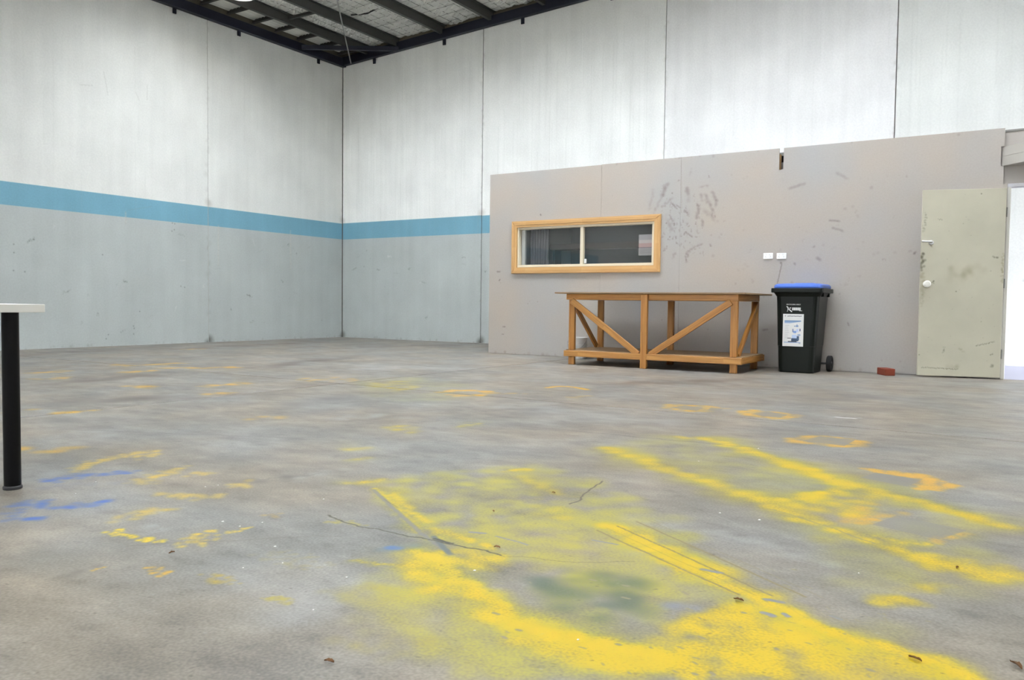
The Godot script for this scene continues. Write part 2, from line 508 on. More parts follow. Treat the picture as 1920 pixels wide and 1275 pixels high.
	paint("1110,1150 1130,1146", f8(206, 200, 120), 0.4, 0.03, 0.2, 0.3)
	paint("1250,1130 1310,1138", f8(160, 166, 190), 0.4, 0.04, 0.0, 0.4)
	paint("1500,905 1560,912", f8(150, 160, 170), 0.2, 0.06, 0.0, 0.4)
	# bare parallelograms left by stencils, and bare streaks
	hole("1634,983 1680,966 1812,994 1758,1011", 0.62)
	var local0 := RandomNumberGenerator.new()
	local0.seed = 31
	var bare := f8(160, 158, 154)
	top_line("700,918 740,955 790,1000 840,1035", bare, 0.65, 0.014)
	top_line("812,1005 845,1040", f8(126, 138, 140), 0.7, 0.014)
	for k in 6:
		var sx := 1118.0 + k * 19.0
		var sy := 994.0 - k * 4.0
		top_line("%f,%f %f,%f" % [sx, sy, sx + 270.0 + k * 12.0, sy + 122.0 + k * 5.0], c8(128, 116, 78), [0.7, 0.45, 0.75, 0.4, 0.7, 0.5][k], [0.005, 0.003, 0.006, 0.003, 0.005, 0.003][k], 0.004)
	top_line("1450,955 1560,990 1640,1020", bare, 0.45, 0.01, 0.01)
	top_line("1230,975 1330,1005 1450,1040 1530,1060", f8(190, 186, 180), 0.4, 0.007, 0.01)
	top_line("1330,962 1420,1000", f8(190, 186, 180), 0.35, 0.012, 0.01)
	for e: Array in [["1318,1068 1355,1074", 0.012], ["1436,1124 1470,1130", 0.012], ["1430,1148 1452,1155", 0.012], ["880,998 910,1000", 0.012], ["930,1005 990,1022", 0.01], ["1110,1012 1160,1022", 0.008], ["1562,1154 1580,1162", 0.01], ["1470,1150 1480,1156", 0.008]]:
		top_line(e[0], f8(172, 172, 176), 0.75, e[1], 0.006)
	for i in 70:
		var hp := Vector2(local0.randf_range(900, 1760), local0.randf_range(1060, 1275))
		top_line("%f,%f %f,%f" % [hp.x, hp.y, hp.x + local0.randf_range(3, 14), hp.y + local0.randf_range(1, 6)], c8(140, 132, 104), local0.randf_range(0.3, 0.7), local0.randf_range(0.002, 0.006), 0.006)
	for i in 26:
		var u := local0.randf()
		var sp := Vector2(lerpf(1130, 1700, u) + local0.randf_range(-30, 40), lerpf(990, 1220, u) + local0.randf_range(-26, 22))
		top_line("%f,%f %f,%f" % [sp.x, sp.y, sp.x + local0.randf_range(60, 160), sp.y + local0.randf_range(26, 64)], c8(146, 134, 92), local0.randf_range(0.15, 0.45), local0.randf_range(0.0015, 0.0035), 0.008)
	top_line("1567,782 1606,785", c8(205, 203, 200), 0.9, 0.028)
	top_line("1088,689 1120,691", c8(190, 184, 176), 0.8, 0.028)
	# cracks
	top_line("615,965 640,976 680,988 745,1002 790,1008 850,1020 885,1028 940,1042", f8(96, 90, 72), 0.95, 0.006, 0.02)
	top_line("810,1010 850,1019", f8(84, 80, 70), 0.95, 0.008, 0.01)
	top_line("940,1043 1010,1048 1100,1054 1190,1054", f8(120, 112, 76), 0.8, 0.0035, 0.02)
	top_line("230,1026 330,1017 480,1011 570,1007 640,1006", f8(120, 112, 100), 0.8, 0.0035, 0.015)
	top_line("1068,946 1090,935 1100,922 1130,902", f8(110, 98, 84), 0.95, 0.0055, 0.012)
	top_line("120,805 240,809 333,813 567,821.7", f8(120, 116, 110), 0.5, 0.006, 0.02)
	top_line("873,790 970,798 1067,806.7 1200,819.5 1330,832 1462,843", f8(116, 110, 104), 0.6, 0.006, 0.02)
	top_line("720,935 745,952", f8(116, 106, 70), 0.7, 0.004, 0.006)
	top_line("440,905 520,897 600,888", f8(130, 126, 120), 0.4, 0.006, 0.02)
	# specks
	var local := RandomNumberGenerator.new()
	local.seed = 77
	for i in 1000:
		var p := Vector2(local.randf_range(0, 1920), 690 + 580 * pow(local.randf(), 1.1))
		var q := p + Vector2(local.randf_range(1, 7), local.randf_range(-1.5, 1.5)) * (p.y - 560) / 500.0
		var dark := local.randf() < 0.72
		top_line("%f,%f %f,%f" % [p.x, p.y, q.x, q.y], f8(98, 90, 78) if dark else f8(224, 222, 216), local.randf_range(0.3, 0.8), local.randf_range(0.0012, 0.0036))

func build_floor() -> void:
	var f := structure("floor")
	slab(-5.23, -5.36, 0.6, -0.6, 340)
	slab(LEFT_X, BACK_Z, -5.23, -5.36, 170)
	slab(-5.23, BACK_Z, 0.6, -5.36, 190)
	slab(LEFT_X, -5.36, -5.23, -0.6, 150)
	slab(0.6, BACK_Z, RIGHT_X + 0.3, -5.36, 90)
	slab(0.6, -5.36, RIGHT_X + 0.3, -0.6, 100)
	floor_marks()
	var k := 0
	for s: Dictionary in slabs:
		k += 1
		var im := finish_slab(s, 100 + k * 31)
		var m := textured(im, 0.42, 0.36)
		var gap := 0.007
		var st := start()
		box(st, Vector3(s.x0 + gap, -0.15, s.z0 + gap), Vector3(s.x1 - gap, 0, s.z1 - gap), 0.004, func(p: Vector3) -> Vector2: return Vector2((p.x - s.x0) / (s.x1 - s.x0), (p.z - s.z0) / (s.z1 - s.z0)))
		obj("concrete_slab", st, m, f)
	var plain := mat(c8(140, 136, 130), 0.6)
	for r: Array in [[LEFT_X, -0.6, -5.23, FRONT_Z], [-5.23, -0.6, 0.6, FRONT_Z], [0.6, -0.6, RIGHT_X, FRONT_Z]]:
		var st := start()
		box(st, Vector3(r[0] + 0.004, -0.15, r[1] + 0.004), Vector3(r[2] - 0.004, 0, r[3] - 0.004), 0.004)
		obj("concrete_slab", st, plain, f)
	var st2 := start()
	box(st2, Vector3(LEFT_X - 0.2, -0.4, BACK_Z - 0.2), Vector3(RIGHT_X + 0.2, -0.013, FRONT_Z + 0.2), 0.0)
	# the joint filler fills the cuts between the slabs
	var stj := start()
	for z: float in [-5.36, -0.6]:
		box(stj, Vector3(LEFT_X, -0.14, z - 0.009), Vector3(RIGHT_X, -0.003, z + 0.009), 0.0)
	for x: float in [-5.23, 0.6]:
		box(stj, Vector3(x - 0.009, -0.14, BACK_Z), Vector3(x + 0.009, -0.0032, FRONT_Z), 0.0)
	obj("joint_filler", stj, mat(c8(66, 61, 56), 0.9), f)
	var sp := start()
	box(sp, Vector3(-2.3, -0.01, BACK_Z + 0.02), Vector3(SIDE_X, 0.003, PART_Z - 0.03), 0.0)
	obj("sky_tinted_floor", sp, mat(c8(158, 158, 180), 0.4), f)  # lilac colour puts the blue sky light into the floor itself
	var yard := structure("ground")
	var sy := start()
	box(sy, Vector3(-40, -0.5, -40), Vector3(40, -0.16, 50), 0.0)
	obj("yard_paving", sy, mat(c8(178, 176, 172), 0.9), yard)

# ------------------------------------------------------------------ walls
func wall_texture(w_m: float, h_m: float, seed_: int, upper: Color, streaks: int, marks: Variant = null, banded := true) -> Image:
	var ppm := 110.0
	var w := int(w_m * ppm)
	var h := int(h_m * ppm)
	var base := Image.create(w, h, false, Image.FORMAT_RGB8)
	var blue := M.band_blue as Color
	var low := M.wall_low as Color
	var cloud := field(w, h, noise(seed_, 0.9 / (ppm / 4.0), 4), 4)
	var vert := field(w, h, noise(seed_ + 5, 4.0 / ppm, 3), 1, Vector2(1, 14))
	var fine := field(w, h, noise(seed_ + 9, 30.0 / ppm, 2))
	var layer := new_layer(w, h)
	var s := {"im": layer, "ppm": ppm, "map": func(p: Vector3) -> Vector2: return Vector2(p.x * ppm, h - p.y * ppm)}
	var local := RandomNumberGenerator.new()
	local.seed = seed_
	for i in streaks:
		var x := local.randf_range(0.05, w_m - 0.05)
		var y := local.randf_range(2.6, h_m - 0.6)
		stroke([s], [Vector3(x, y, 0), Vector3(x + local.randf_range(-0.01, 0.01), y - local.randf_range(0.4, 2.5), 0)], c8(166, 168, 162), 0.03, 0.014, 0.2, 0.2)
	for i in 26:
		var x := local.randf_range(0.05, w_m - 0.05)
		var y := local.randf_range(0.1, 1.9)
		stroke([s], [Vector3(x, y, 0), Vector3(x + local.randf_range(-0.12, 0.12), y + local.randf_range(-0.05, 0.05), 0)], c8(110, 112, 108) if local.randf() < 0.8 else c8(225, 225, 222), local.randf_range(0.1, 0.35), local.randf_range(0.006, 0.02), 0.0, 0.6)
	# grime at the floor line and along both joints
	for i in 30:
		var x := local.randf_range(0, w_m)
		stroke([s], [Vector3(x, local.randf_range(-0.01, 0.03), 0)], c8(110, 104, 94), 0.14, local.randf_range(0.015, 0.05), 0.0)
	for x: float in [0.0, w_m]:
		for i in 26:
			stroke([s], [Vector3(x, local.randf_range(0.0, h_m), 0)], c8(120, 118, 108), 0.1, local.randf_range(0.03, 0.09), 0.0)
		stroke([s], [Vector3(x, 0.02, 0)], c8(70, 66, 58), 0.6, 0.14, 0.0)
		stroke([s], [Vector3(x, 2.42, 0), Vector3(x, 2.44, 0)], c8(150, 142, 130), 0.3, 0.12, 0.0)
	if marks != null: marks.call(s)
	var L := layer.get_data()
	var out := PackedByteArray()
	out.resize(w * h * 3)
	for y in h:
		var hy := h_m - (y + 0.5) / ppm
		var col: Color = upper if hy > 2.3796 or not banded else (blue if hy > 2.0497 else low)
		for x in w:
			var i := y * w + x
			var v := 1.0 + (cloud[i] - 128) * 0.0002 + (vert[i] - 128) * 0.00012 + (fine[i] - 128) * 0.00018
			var k := L[i * 4 + 3] / 255.0
			out[i * 3] = clampi(int(lerpf(col.r * v * 255.0, L[i * 4], k)), 0, 255)
			out[i * 3 + 1] = clampi(int(lerpf(col.g * v * 255.0, L[i * 4 + 1], k)), 0, 255)
			out[i * 3 + 2] = clampi(int(lerpf(col.b * v * 255.0, L[i * 4 + 2], k)), 0, 255)
	return Image.create_from_data(w, h, false, Image.FORMAT_RGB8, out)

func roof_y(x: float) -> float:     # underside of the purlins
	return 5.77 + 0.0525 * (x + 10.63)

func build_walls() -> void:
	var seal := mat(c8(176, 176, 170), 0.9)
	var dark_seal := mat(c8(78, 76, 70), 0.9)
	var tone := M.wall_top as Color
	# back wall
	var wb := structure("wall_back")
	var xs := [LEFT_X, -8.634, -5.055, -1.645, 1.85, RIGHT_X + 0.2]
	for i in 5:
		var a: float = xs[i]
		var b: float = xs[i + 1]
		var h := roof_y(b) + 0.18
		var st := start()
		var lean: float = [0.0, 0.0, 0.012, 0.004, 0.0][i]
		box(st, Vector3(a + 0.006, -0.3, BACK_Z - 0.16), Vector3(b - 0.006, h, BACK_Z + lean), 0.006, func(p: Vector3) -> Vector2: return Vector2((p.x - a) / (b - a), 1.0 - p.y / h))
		var up: Color = [tone, tone, c8(234, 234, 233), c8(224, 226, 222), tone][i]  # right-hand panels darkened to offset the stronger light there
		obj("concrete_panel", st, textured(wall_texture(b - a, h, 300 + i * 17, up, 60 if i != 2 else 12, null, i < 3), 0.75), wb)
		if i < 4:
			var sj := start()
			box(sj, Vector3(b - 0.008, 0, BACK_Z - 0.15), Vector3(b + 0.008, h, BACK_Z - 0.012), 0.0)
			obj("joint_sealant", sj, dark_seal, wb)
	# left wall
	var wl := structure("wall_left")
	var zs := [BACK_Z, -9.2095, -5.5, -2.2, 1.1, 4.4, 7.7, FRONT_Z + 0.2]
	var plain := mat(tone, 0.8)
	var left_tone := c8(228, 229, 225)  # tone lowered to offset the bright daylight spot on this wall
	for i in 7:
		var a: float = zs[i]
		var b: float = zs[i + 1]
		var h := roof_y(LEFT_X) + 0.2
		var st := start()
		# seen from inside the room, the wall runs from right (BACK_Z) to left
		box(st, Vector3(LEFT_X - 0.16, -0.3, a + 0.004), Vector3(LEFT_X, h, b - 0.004), 0.004, func(p: Vector3) -> Vector2: return Vector2((b - p.z) / (b - a), 1.0 - p.y / h))
		obj("concrete_panel", st, textured(wall_texture(b - a, h, 500 + i * 17, left_tone, 10, left_marks.bind(i)), 0.75) if i < 5 else plain, wl)
		if i < 6:
			var sj := start()
			box(sj, Vector3(LEFT_X - 0.15, 0, b - 0.008), Vector3(LEFT_X - 0.004, h, b + 0.008), 0.0)
			obj("joint_sealant", sj, seal, wl)
	var sc := start()
	box(sc, Vector3(LEFT_X - 0.05, 0, BACK_Z - 0.05), Vector3(LEFT_X + 0.012, 5.7, BACK_Z + 0.012), 0.003)
	obj("corner_sealant", sc, dark_seal, wl)
	# right wall, with the open roller door of the side room
	var wr := structure("wall_right")
	var hr := roof_y(RIGHT_X) + 0.3
	var st := start()
	box(st, Vector3(RIGHT_X, -0.3, PART_Z - 0.1), Vector3(RIGHT_X + 0.16, hr, FRONT_Z), 0.0)
	box(st, Vector3(SIDE_X, 1.7, BACK_Z), Vector3(SIDE_X + 0.16, hr, PART_Z - 0.1), 0.0)
	box(st, Vector3(SIDE_X, 2.64, PART_Z - 0.1), Vector3(RIGHT_X + 0.1, hr, PART_Z - 0.03), 0.0)
	obj("concrete_panel", st, plain, wr)
	# front wall behind the camera, with a high opening added for light
	var wf := structure("wall_front")
	st = start()
	box(st, Vector3(LEFT_X - 0.16, -0.3, FRONT_Z), Vector3(M.light_gap_x0, hr, FRONT_Z + 0.16), 0.0)
	box(st, Vector3(M.light_gap_x1, -0.3, FRONT_Z), Vector3(RIGHT_X + 0.16, hr, FRONT_Z + 0.16), 0.0)
	box(st, Vector3(M.light_gap_x0, -0.3, FRONT_Z), Vector3(M.light_gap_x1, M.light_gap_y0, FRONT_Z + 0.16), 0.0)
	box(st, Vector3(M.light_gap_x0, M.light_gap_y1, FRONT_Z), Vector3(M.light_gap_x1, hr, FRONT_Z + 0.16), 0.0)
	obj("concrete_panel", st, plain, wf)

func left_marks(s: Dictionary, i: int) -> void:
	# drilled holes and drips on the left wall
	var put := func(z: float, y: float) -> Vector3:
		var zs := [BACK_Z, -9.2095, -5.5, -2.2, 1.1, 4.4]
		return Vector3(zs[i + 1] - z, y, 0)
	for e: Array in [[545, 432, 505], [410, 423, 498], [236, 398, 420]]:
		var top := on_x(e[0], e[1], LEFT_X)
		var bot := on_x(e[0], e[2], LEFT_X)
		for k in 9:
			var p := top.lerp(bot, k / 8.0)
			stroke([s], [put.call(p.z, p.y)], c8(120, 104, 84), 0.6, 0.012, 0.2)
		stroke([s], [put.call(top.z, top.y), put.call(bot.z, bot.y)], c8(210, 206, 196), 0.15, 0.03, 0.0)
	for e: Array in [[250, 612], [252, 617], [252, 627], [263, 587], [205, 628], [200, 637], [193, 477], [348, 538], [340, 537], [322, 420], [327, 420], [322, 433], [327, 433], [25, 475], [25, 509], [45, 511], [25, 457]]:
		var p := on_x(e[0], e[1], LEFT_X)
		stroke([s], [put.call(p.z, p.y)], c8(80, 80, 78), 0.5, 0.018, 0.0, 0.5)
	for e: Array in [[474, 448, 478, 462], [337, 489, 348, 489]]:
		var p := on_x(e[0], e[1], LEFT_X)
		var q := on_x(e[2], e[3], LEFT_X)
		stroke([s], [put.call(p.z, p.y), put.call(q.z, q.y)], c8(226, 226, 222), 0.5, 0.012, 0.2)
	for e: Array in [[195, 135, 203, 180], [255, 175, 262, 190], [276, 160, 276, 190], [150, 160, 175, 162], [240, 395, 285, 388]]:
		var p := on_x(e[0], e[1], LEFT_X)
		var q := on_x(e[2], e[3], LEFT_X)
		stroke([s], [put.call(p.z, p.y), put.call(q.z, q.y)], c8(140, 140, 134), 0.25, 0.01, 0.2)

# ------------------------------------------------------------------ roof
func build_ceiling() -> void:
	var c := structure("ceiling")
	var steel := mat(c8(72, 72, 69), 0.5, 0.2)
	var foil := mat(c8(212, 212, 206), 0.45, 0.15)
	var wire := mat(c8(60, 60, 58), 0.6, 0.3)
	var dark := mat(c8(66, 65, 60), 0.7, 0.2)
	var z0 := BACK_Z
	var z1 := FRONT_Z + 0.1
	# outer roofing
	var st := start()
	var rot := atan(0.0525)
	var xf := Transform3D(Basis(Vector3.BACK, rot), Vector3(LEFT_X, roof_y(LEFT_X) + 0.26, 0))
	var cuts: Array = M.skylights
	var za := z0 - 0.3
	for e: Vector2 in cuts + [Vector2(z1 + 0.2, 0)]:
		box(st, Vector3(-0.3, 0, za), Vector3(17.4, 0.06, e.x), 0.0, null, xf)
		za = e.y
	for e: Vector2 in cuts:
		var xa: float = M.sky_x0 if e.x < -5.0 else 5.0
		box(st, Vector3(-0.3, 0, e.x), Vector3(xa, 0.06, e.y), 0.0, null, xf)
		box(st, Vector3(M.sky_x1, 0, e.x), Vector3(17.4, 0.06, e.y), 0.0, null, xf)
	obj("roof_sheet", st, steel, c)
	# translucent roof sheets let the daylight in
	var lucent := mat(Color(0.95, 0.97, 0.97, 0.25), 0.2)
	lucent.transparency = BaseMaterial3D.TRANSPARENCY_ALPHA
	for e: Vector2 in cuts:
		st = start()
		box(st, Vector3(M.sky_x0 if e.x < -5.0 else 5.0, 0.02, e.x), Vector3(M.sky_x1, 0.024, e.y), 0.0, null, xf)
		obj("skylight_sheet", st, lucent, c)
	var px := [-11.38, -10.63, -9.50, -8.385, -7.256, -6.13, -5.0, -3.87, -2.74, -1.61, -0.48, 0.65, 1.78, 2.91, 4.04]
	# purlins: bottom flange to the left, web on the right
	for x: float in px:
		var y := roof_y(x)
		st = start()
		var prof := PackedVector2Array([Vector2(-0.062, 0.014), Vector2(-0.062, 0), Vector2(0, 0), Vector2(0, 0.15), Vector2(0.05, 0.15), Vector2(0.05, 0.153), Vector2(-0.003, 0.153), Vector2(-0.003, 0.003), Vector2(-0.059, 0.003), Vector2(-0.059, 0.014)])
		extrude(st, prof, z0 + 0.02, z1 - 0.02)
		obj("purlin", st, steel, c, Transform3D(Basis(), Vector3(x, y, 0)))
	# foil blanket, bay by bay, sagging between the wires
	var n := noise(41, 1.0, 4)
	for i in px.size() - 1:
		var a: float = px[i] + 0.004
		var b: float = px[i + 1] - 0.065
		if px[i + 1] - px[i] > 1.0: b = px[i + 1] - 0.004
		st = start()
		var seen := i < 6
		var nx := 16 if seen else 2
		var nz := 150 if seen else 2
		var zz := -8.95 if i > 0 else -7.8
		var pts := []
		for u in nx + 1:
			var row := []
			for v in nz + 1:
				var x := lerpf(a, b, float(u) / nx)
				var z := lerpf(z0 + 0.01, zz, float(v) / nz)
				var sag := 0.0
				if seen:
					sag = sqrt(sin(PI * clampf(float(u) / nx, 0.02, 0.98))) * (0.045 * n.get_noise_2d(x * 3.0, z * 12.0) + 0.05 * n.get_noise_2d(x * 12.0, z * 26.0) - 0.03 * absf(sin(z * PI / 0.15 + 2.0 * n.get_noise_2d(x * 2.0, z * 2.0))))
				row.append(Vector3(x, roof_y(x) + 0.176 + sag, z))
			pts.append(row)
		for u in nx:
			for v in nz:
				quad(st, pts[u][v], pts[u + 1][v], pts[u + 1][v + 1], pts[u][v + 1])
		if true:
			var zc := zz
			for e: Vector2 in cuts + [Vector2(z1, z1)]:
				var z2 := e.x
				if a < LEFT_X + (M.sky_x0 if e.x < -5.0 else 5.0) - 0.3 or a > LEFT_X + M.sky_x1: z2 = e.y
				quad(st, Vector3(a, roof_y(a) + 0.176, zc), Vector3(b, roof_y(b) + 0.176, zc), Vector3(b, roof_y(b) + 0.176, z2), Vector3(a, roof_y(a) + 0.176, z2))
				zc = e.y
		obj("foil_blanket", st, foil, c)
		if seen:
			st = start()
			var x := a + 0.05
			while x < b:
				box(st, Vector3(x - 0.002, roof_y(x) + 0.150, z0 + 0.05), Vector3(x + 0.002, roof_y(x) + 0.154, zz), 0.0)
				x += 0.18
			var z := z0 + 0.2
			while z < zz:
				tube(st, [Vector3(a, roof_y(a) + 0.15, z), Vector3(b, roof_y(b) + 0.15, z)], 0.002, 4)
				z += 0.3
			tag(obj("safety_mesh", st, wire, c), "", "", "", "stuff")
	# dark sagging seams
	for e: Array in [[-10.45, -9.3, -9.35], [-9.2, -8.55, -10.6], [-10.5, -9.9, -11.0]]:
		st = start()
		tube(st, [Vector3(e[0], roof_y(e[0]) + 0.15, e[2]), Vector3(lerpf(e[0], e[1], 0.5), roof_y(e[0]) + 0.155, e[2] - 0.1), Vector3(e[1], roof_y(e[1]) + 0.16, e[2] - 0.05)], 0.014, 6)
		obj("blanket_seam", st, mat(c8(44, 43, 40), 0.8), c)
	# bridging bars between purlins
	for e: Array in [[-11.38, -10.63, -10.35], [-10.63, -9.5, -9.6], [-10.63, -9.5, -7.4], [-9.5, -8.385, -8.0]]:
		st = start()
		box(st, Vector3(e[0], roof_y(e[0]) + 0.075, e[2] - 0.03), Vector3(e[1], roof_y(e[0]) + 0.08, e[2] + 0.03), 0.0)
		box(st, Vector3(e[0], roof_y(e[0]) + 0.075, e[2] + 0.025), Vector3(e[1], roof_y(e[0]) + 0.12, e[2] + 0.03), 0.0)
		obj("bridging_bar", st, steel, c)
	# eaves bay: bare corrugated sheet running along the wall, on short brackets
	st = start()
	var rows := []
	var k := 0
	while k <= 120:
		var x := LEFT_X + 0.02 + (11.39 - 12.1525 + 1.5225 - 0.0) * 0.0 + k * (0.765 / 120.0)
		rows.append(Vector2(x, 5.868 + 0.02 * (x - LEFT_X) + 0.016 * sin(k / 120.0 * TAU * 9.0)))
		k += 1
	for i in rows.size() - 1:
		var p: Vector2 = rows[i]
		var q: Vector2 = rows[i + 1]
		quad(st, Vector3(p.x, p.y, z0), Vector3(q.x, q.y, z0), Vector3(q.x, q.y, z1), Vector3(p.x, p.y, z1))
	obj("corrugated_sheet", st, mat(c8(214, 214, 206), 0.45, 0.1), c)
	for z: float in [-12.3, -11.75, -11.2, -10.66, -10.13, -9.58, -9.03, -8.48, -7.93, -7.38, -6.83, -6.28]:
		st = start()
		box(st, Vector3(LEFT_X + 0.06, 5.79, z - 0.004), Vector3(-11.42, 5.846, z + 0.004), 0.0)
		box(st, Vector3(LEFT_X + 0.06, 5.79, z - 0.03), Vector3(-11.42, 5.796, z + 0.03), 0.0)
		for q in 9:
			var rx := LEFT_X + 0.02 + (q + 0.75) * 0.085
			if rx > LEFT_X + 0.1 and rx < -11.45:
				extrude(st, PackedVector2Array([Vector2(rx - 0.042, 5.846), Vector2(rx + 0.042, 5.846), Vector2(rx + 0.02, 5.866), Vector2(rx - 0.02, 5.866)]), z - 0.004, z + 0.004)
		obj("sheet_bracket", st, dark, c)
	# brown boards give the wall top above the beams its shade
	st = start()
	box(st, Vector3(LEFT_X, 5.74, z0), Vector3(LEFT_X + 0.05, 5.95, z1), 0.0)
	obj("eaves_shade_board", st, mat(c8(104, 98, 84), 0.8), c)
	st = start()
	box(st, Vector3(0.0, 0.16, 0.002), Vector3(14.0, 0.40, 0.04), 0.0, null, Transform3D(Basis(Vector3.BACK, rot), Vector3(LEFT_X, 5.605, BACK_Z)))
	obj("gable_shade_board", st, mat(c8(112, 104, 88), 0.8), c)

	# navy beams, their cleats and the corner tie
	var navy := mat(c8(20, 24, 42), 0.5)
	var lb := thing("steel_beam", Vector3(LEFT_X, 5.59, 0))
	tag(lb, "navy blue steel beam running level along the top of the left wall", "beam", "navy wall beams")
	st = start()
	box(st, Vector3(0.01, 0.0, BACK_Z + 0.01), Vector3(0.11, 0.165, 6), 0.006)
	obj("beam_body", st, navy, lb)
	for z: float in [-8.555, -9.866, -11.81, -7.2, -5.8]:
		var s2 := start()
		box(s2, Vector3(0.004, -0.085, z - 0.032), Vector3(0.03, 0.02, z + 0.032), 0.004)
		tube(s2, [Vector3(0.02, -0.05, z), Vector3(0.04, -0.05, z)], 0.011, 6)
		obj("cleat", s2, navy, lb)
	var bb := thing("steel_beam", Vector3(LEFT_X, 5.605, BACK_Z))
	tag(bb, "navy blue steel beam rising along the top of the back wall", "beam", "navy wall beams")
	st = start()
	box(st, Vector3(0.0, 0.0, 0.012), Vector3(14.0, 0.165, 0.11), 0.006, null, Transform3D(Basis(Vector3.BACK, rot), Vector3.ZERO))
	obj("beam_body", st, navy, bb)
	for x: float in [-11.288, -9.525, -7.774, -6.02]:
		var s2 := start()
		var y := 0.0525 * (x - LEFT_X)
		box(s2, Vector3(x - LEFT_X - 0.032, y - 0.1, 0.004), Vector3(x - LEFT_X + 0.032, y + 0.03, 0.03), 0.004)
		tube(s2, [Vector3(x - LEFT_X, y - 0.06, 0.02), Vector3(x - LEFT_X, y - 0.06, 0.042)], 0.011, 6)
		obj("cleat", s2, navy, bb)
	st = start()
	var ta := Vector3(-12.04, 5.66, -11.26)
	var tb := Vector3(-10.56, 5.70, -12.38)
	var b3 := basis_along(tb - ta)
	box(st, Vector3(-0.035, -0.04, 0.0), Vector3(0.035, 0.04, ta.distance_to(tb)), 0.004, null, Transform3D(b3, ta))
	tag(obj("corner_tie", st, navy), "dark diagonal steel tie bridging the two navy beams across the corner", "brace")
	# bracing cable
	st = start()
	var ca := Vector3(-11.80, 5.60, -12.36)
	var cb := Vector3(-9.653, 5.66, -9.786)
	tube(st, [ca, ca.lerp(cb, 0.5) + Vector3(0, -0.012, 0), cb, cb + (cb - ca) * 1.2], 0.012, 8)
	tag(obj("bracing_rod", st, mat(c8(150, 150, 146), 0.4, 0.5)), "thin grey bracing rod slanting down to the roof corner", "rod")

func make_lamp(at: Vector3, label: String, energy: float) -> void:
	var l := thing("ceiling_lamp", at)
	tag(l, label, "lamp")
	var st := start()
	lathe(st, [Vector2(0.222, 0.0), Vector2(0.226, 0.006), Vector2(0.205, 0.05), Vector2(0.165, 0.095), Vector2(0.10, 0.125), Vector2(0.097, 0.12), Vector2(0.160, 0.09), Vector2(0.198, 0.048), Vector2(0.214, 0.004), Vector2(0.222, 0.0)], 40)
	obj("reflector", st, mat(c8(206, 206, 204), 0.35, 0.5), l)
	st = start()
	lathe(st, [Vector2(0.0, 0.165), Vector2(0.09, 0.165), Vector2(0.095, 0.172), Vector2(0.095, 0.28), Vector2(0.09, 0.287), Vector2(0.0, 0.287)], 28)
	for k in 3:
		var a := TAU * k / 3.0
		tube(st, [Vector3(0.098 * cos(a), 0.12, 0.098 * sin(a)), Vector3(0.09 * cos(a), 0.17, 0.09 * sin(a))], 0.006, 6)
	tube(st, [Vector3(0, 0.28, 0), Vector3(0, 0.36, 0)], 0.008, 8)
	obj("housing", st, mat(c8(90, 90, 92), 0.5, 0.4), l)
	st = start()
	lathe(st, [Vector2(0.0, 0.06), Vector2(0.02, 0.064), Vector2(0.034, 0.085), Vector2(0.034, 0.115), Vector2(0.02, 0.15), Vector2(0.02, 0.166), Vector2(0.0, 0.166)], 20)
	var glow := mat(c8(255, 250, 240), 0.4)
	glow.emission_enabled = true
	glow.emission = c8(255, 250, 240)
	glow.emission_energy_multiplier = 1.2
	obj("bulb", st, glow, l)
	var o := OmniLight3D.new()
	o.name = "lamp_light"
	o.position = Vector3(0, 0.10, 0)
	o.light_color = c8(255, 252, 246)
	o.light_energy = energy
	o.light_size = 0.04
	o.omni_range = 30.0
	o.omni_attenuation = 2.0
	o.shadow_enabled = true
	l.add_child(o)

